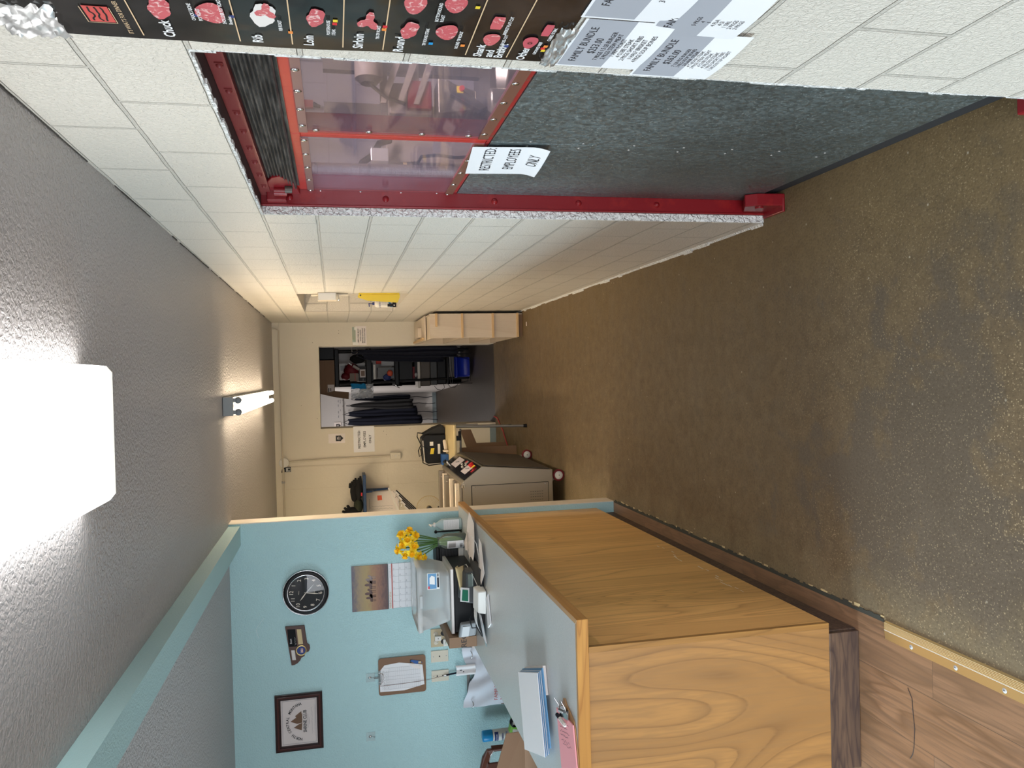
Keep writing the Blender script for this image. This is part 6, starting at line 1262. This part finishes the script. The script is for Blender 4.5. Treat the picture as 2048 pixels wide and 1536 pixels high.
t = thing('clear_bag', 'crumpled clear plastic bag with blue print hanging from the rack', 'bag', (-.19, 11.0, 1.45))
rr = random.Random(21); g = [[V((-.285 + .21 * (i / 9) + .02 * (j / 9) * (.5 - i / 9) + rr.uniform(-.008, .008), 10.98 - .05 * sin(pi * i / 9) * (.4 + j / 12) + rr.uniform(-.014, .014), 1.62 - .29 * j / 9 + rr.uniform(-.006, .006))) for j in range(10)] for i in range(10)]
fs = [(i * 10 + j, (i + 1) * 10 + j, (i + 1) * 10 + j + 1, i * 10 + j + 1) for i in range(9) for j in range(9)]
obj('film', MB('bag_clear').add([p for r_ in g for p in r_], fs, False), t)
obj('printed_panel', MB('blue_bright').add([g[i][j] + V((0, -.002, 0)) for i in range(6, 10) for j in range(7)], [(i * 7 + j, (i + 1) * 7 + j, (i + 1) * 7 + j + 1, i * 7 + j + 1) for i in range(3) for j in range(6)], False), t)
obj('contents', MB('off_white_plastic').blob((-.185, 11.03, 1.43), .065, .03, .08, 12, 9, .12), t)

# ------------------------------------------------------------------ processing room seen through the panes
t = thing('bone_saw', 'large grey steel machine with a round motor and braces seen through the door pane', 'machine', (1.65, 4.6, 0))
for x in (1.50, 1.74): obj('upright', MB('machine_dark').box(x - .03, x + .03, 4.60, 4.66, .002, 1.85), t)
obj('crossbeam', MB('machine_tan').box(1.45, 2.0, 4.56, 4.62, 1.325, 1.365), t)
obj('beam', MB('machine_dark').box(1.45, 2.05, 4.58, 4.64, 1.50, 1.54), t)
obj('motor', MB('machine_tan').cyl((1.60, 4.42, 1.61), (1.78, 4.42, 1.61), .075, n=24).mat('machine_dark').cyl((1.575, 4.42, 1.61), (1.60, 4.42, 1.61), .045, .07, 24), t)
for k in range(3): obj('brace', MB('machine_tan').prism([(1.75, 4.45, 1.46 - .09 * k), (1.75, 4.45, 1.42 - .09 * k), (1.49, 4.45, 1.50 - .09 * k + .02), (1.49, 4.45, 1.53 - .09 * k + .02)][::1], (0, .02, 0)), t)
obj('housing', MB('machine_tan').box(1.45, 1.62, 4.5, 4.72, 1.26, 1.50), t, bevel=.01)
obj('red_guard', MB('maroon').box(1.47, 1.62, 4.46, 4.50, 1.27, 1.40), t)
obj('hopper', MB('steel').prism([(1.43, 4.4, 1.24), (1.62, 4.4, 1.24), (1.56, 4.4, 1.03), (1.46, 4.4, 1.03)], (0, .2, 0)), t, bevel=.005)
obj('chute', MB('machine_dark').prism([(1.52, 4.35, 1.18), (1.60, 4.35, 1.20), (1.46, 4.35, .98), (1.44, 4.35, 1.02)], (0, .06, 0)), t)
obj('work_surface', MB('steel').box(1.45, 1.95, 4.3, 4.8, .93, .97), t)
obj('stop_button', MB('yellow').box(1.525, 1.56, 4.34, 4.36, 1.110, 1.145).mat('red_plain').cyl((1.545, 4.34, 1.12), (1.545, 4.32, 1.12), .014), t)
obj('belt', MB('black').tube([(1.58, 4.40, 1.62), (1.50, 4.40, 1.52), (1.47, 4.40, 1.42)], .010, 6), t)
t = thing('steel_tub', 'tall polished steel tub gleaming low in the nearer door pane', 'tub', (1.52, 3.75, 0))
obj('tub', MB('steel').lathe([(0, .70), (.15, .70), (.16, .72), (.16, 1.00), (.165, 1.01), (.15, 1.01), (.15, .73), (0, .72)], (1.50, 3.80, 0), 'z', 32), t)
obj('pedestal', MB('steel2').cyl((1.50, 3.80, .002), (1.50, 3.80, .70), .10), t)
t = thing('steel_canister', 'shorter steel canister in front of the polished tub behind the pane', 'canister', (1.30, 3.7, 0))
obj('can', MB('steel').lathe([(0, .002), (.055, .002), (.055, 1.09), (.05, 1.10), (0, 1.10)], (1.265, 3.68, 0), 'z', 24), t)
t = thing('equipment_stand', 'grey steel cabinet with pipes standing behind the farther door pane', 'cabinet', (1.32, 4.6, 0))
obj('cabinet', MB('machine_tan').box(1.195, 1.40, 4.55, 4.9, .002, 1.52), t, bevel=.006)
obj('control_box', MB('silver_flat').box(1.165, 1.235, 4.42, 4.495, 1.515, 1.61), t, bevel=.004)
obj('hose', MB('black').tube([(1.30, 4.5, 1.50), (1.27, 4.46, 1.56), (1.20, 4.45, 1.60), (1.16, 4.45, 1.655), (1.15, 4.45, 1.66)], .018, 10), t)
obj('cable', MB('black').tube([(1.15, 4.4, 1.42), (1.155, 4.4, 1.36), (1.19, 4.4, 1.34), (1.20, 4.4, 1.25), (1.19, 4.4, 1.15), (1.20, 4.4, 1.05)], .009, 8).mat('brass_strip').cyl((1.150, 4.4, 1.44), (1.149, 4.4, 1.40), .006), t)
tag(obj('wall_socket', MB('off_white_plastic').box(1.40, 1.455, 5.96, 5.999, 1.98, 2.06).mat('ink').box(1.415, 1.44, 5.955, 5.96, 2.0, 2.03), None, at=(1.43, 5.98, 2.0)), 'white wall socket beyond the farther door pane', 'outlet')
t = thing('wall_piping', 'thin wall pipes with a red fitting beyond the nearer door pane', 'pipes', (2.1, 5.95, 2.0))
obj('pipe', MB('light_grey').tube([(2.28, 5.96, 2.7), (2.28, 5.96, 1.95), (2.28, 5.96, 1.2)], .010, 6).tube([(1.95, 5.96, 2.7), (1.95, 5.96, 1.9), (1.90, 5.96, 1.0)], .007, 6), t)
obj('valve', MB('ink_red').box(1.93, 1.98, 5.93, 5.97, 1.93, 2.03).mat('black').cyl((1.955, 5.95, 1.93), (1.94, 5.95, 1.88), .02, .01), t)
struct('wall_processing_side', MB('rough_white').box(1.055, 1.15, 4.50, 6.0, 0, 2.2))
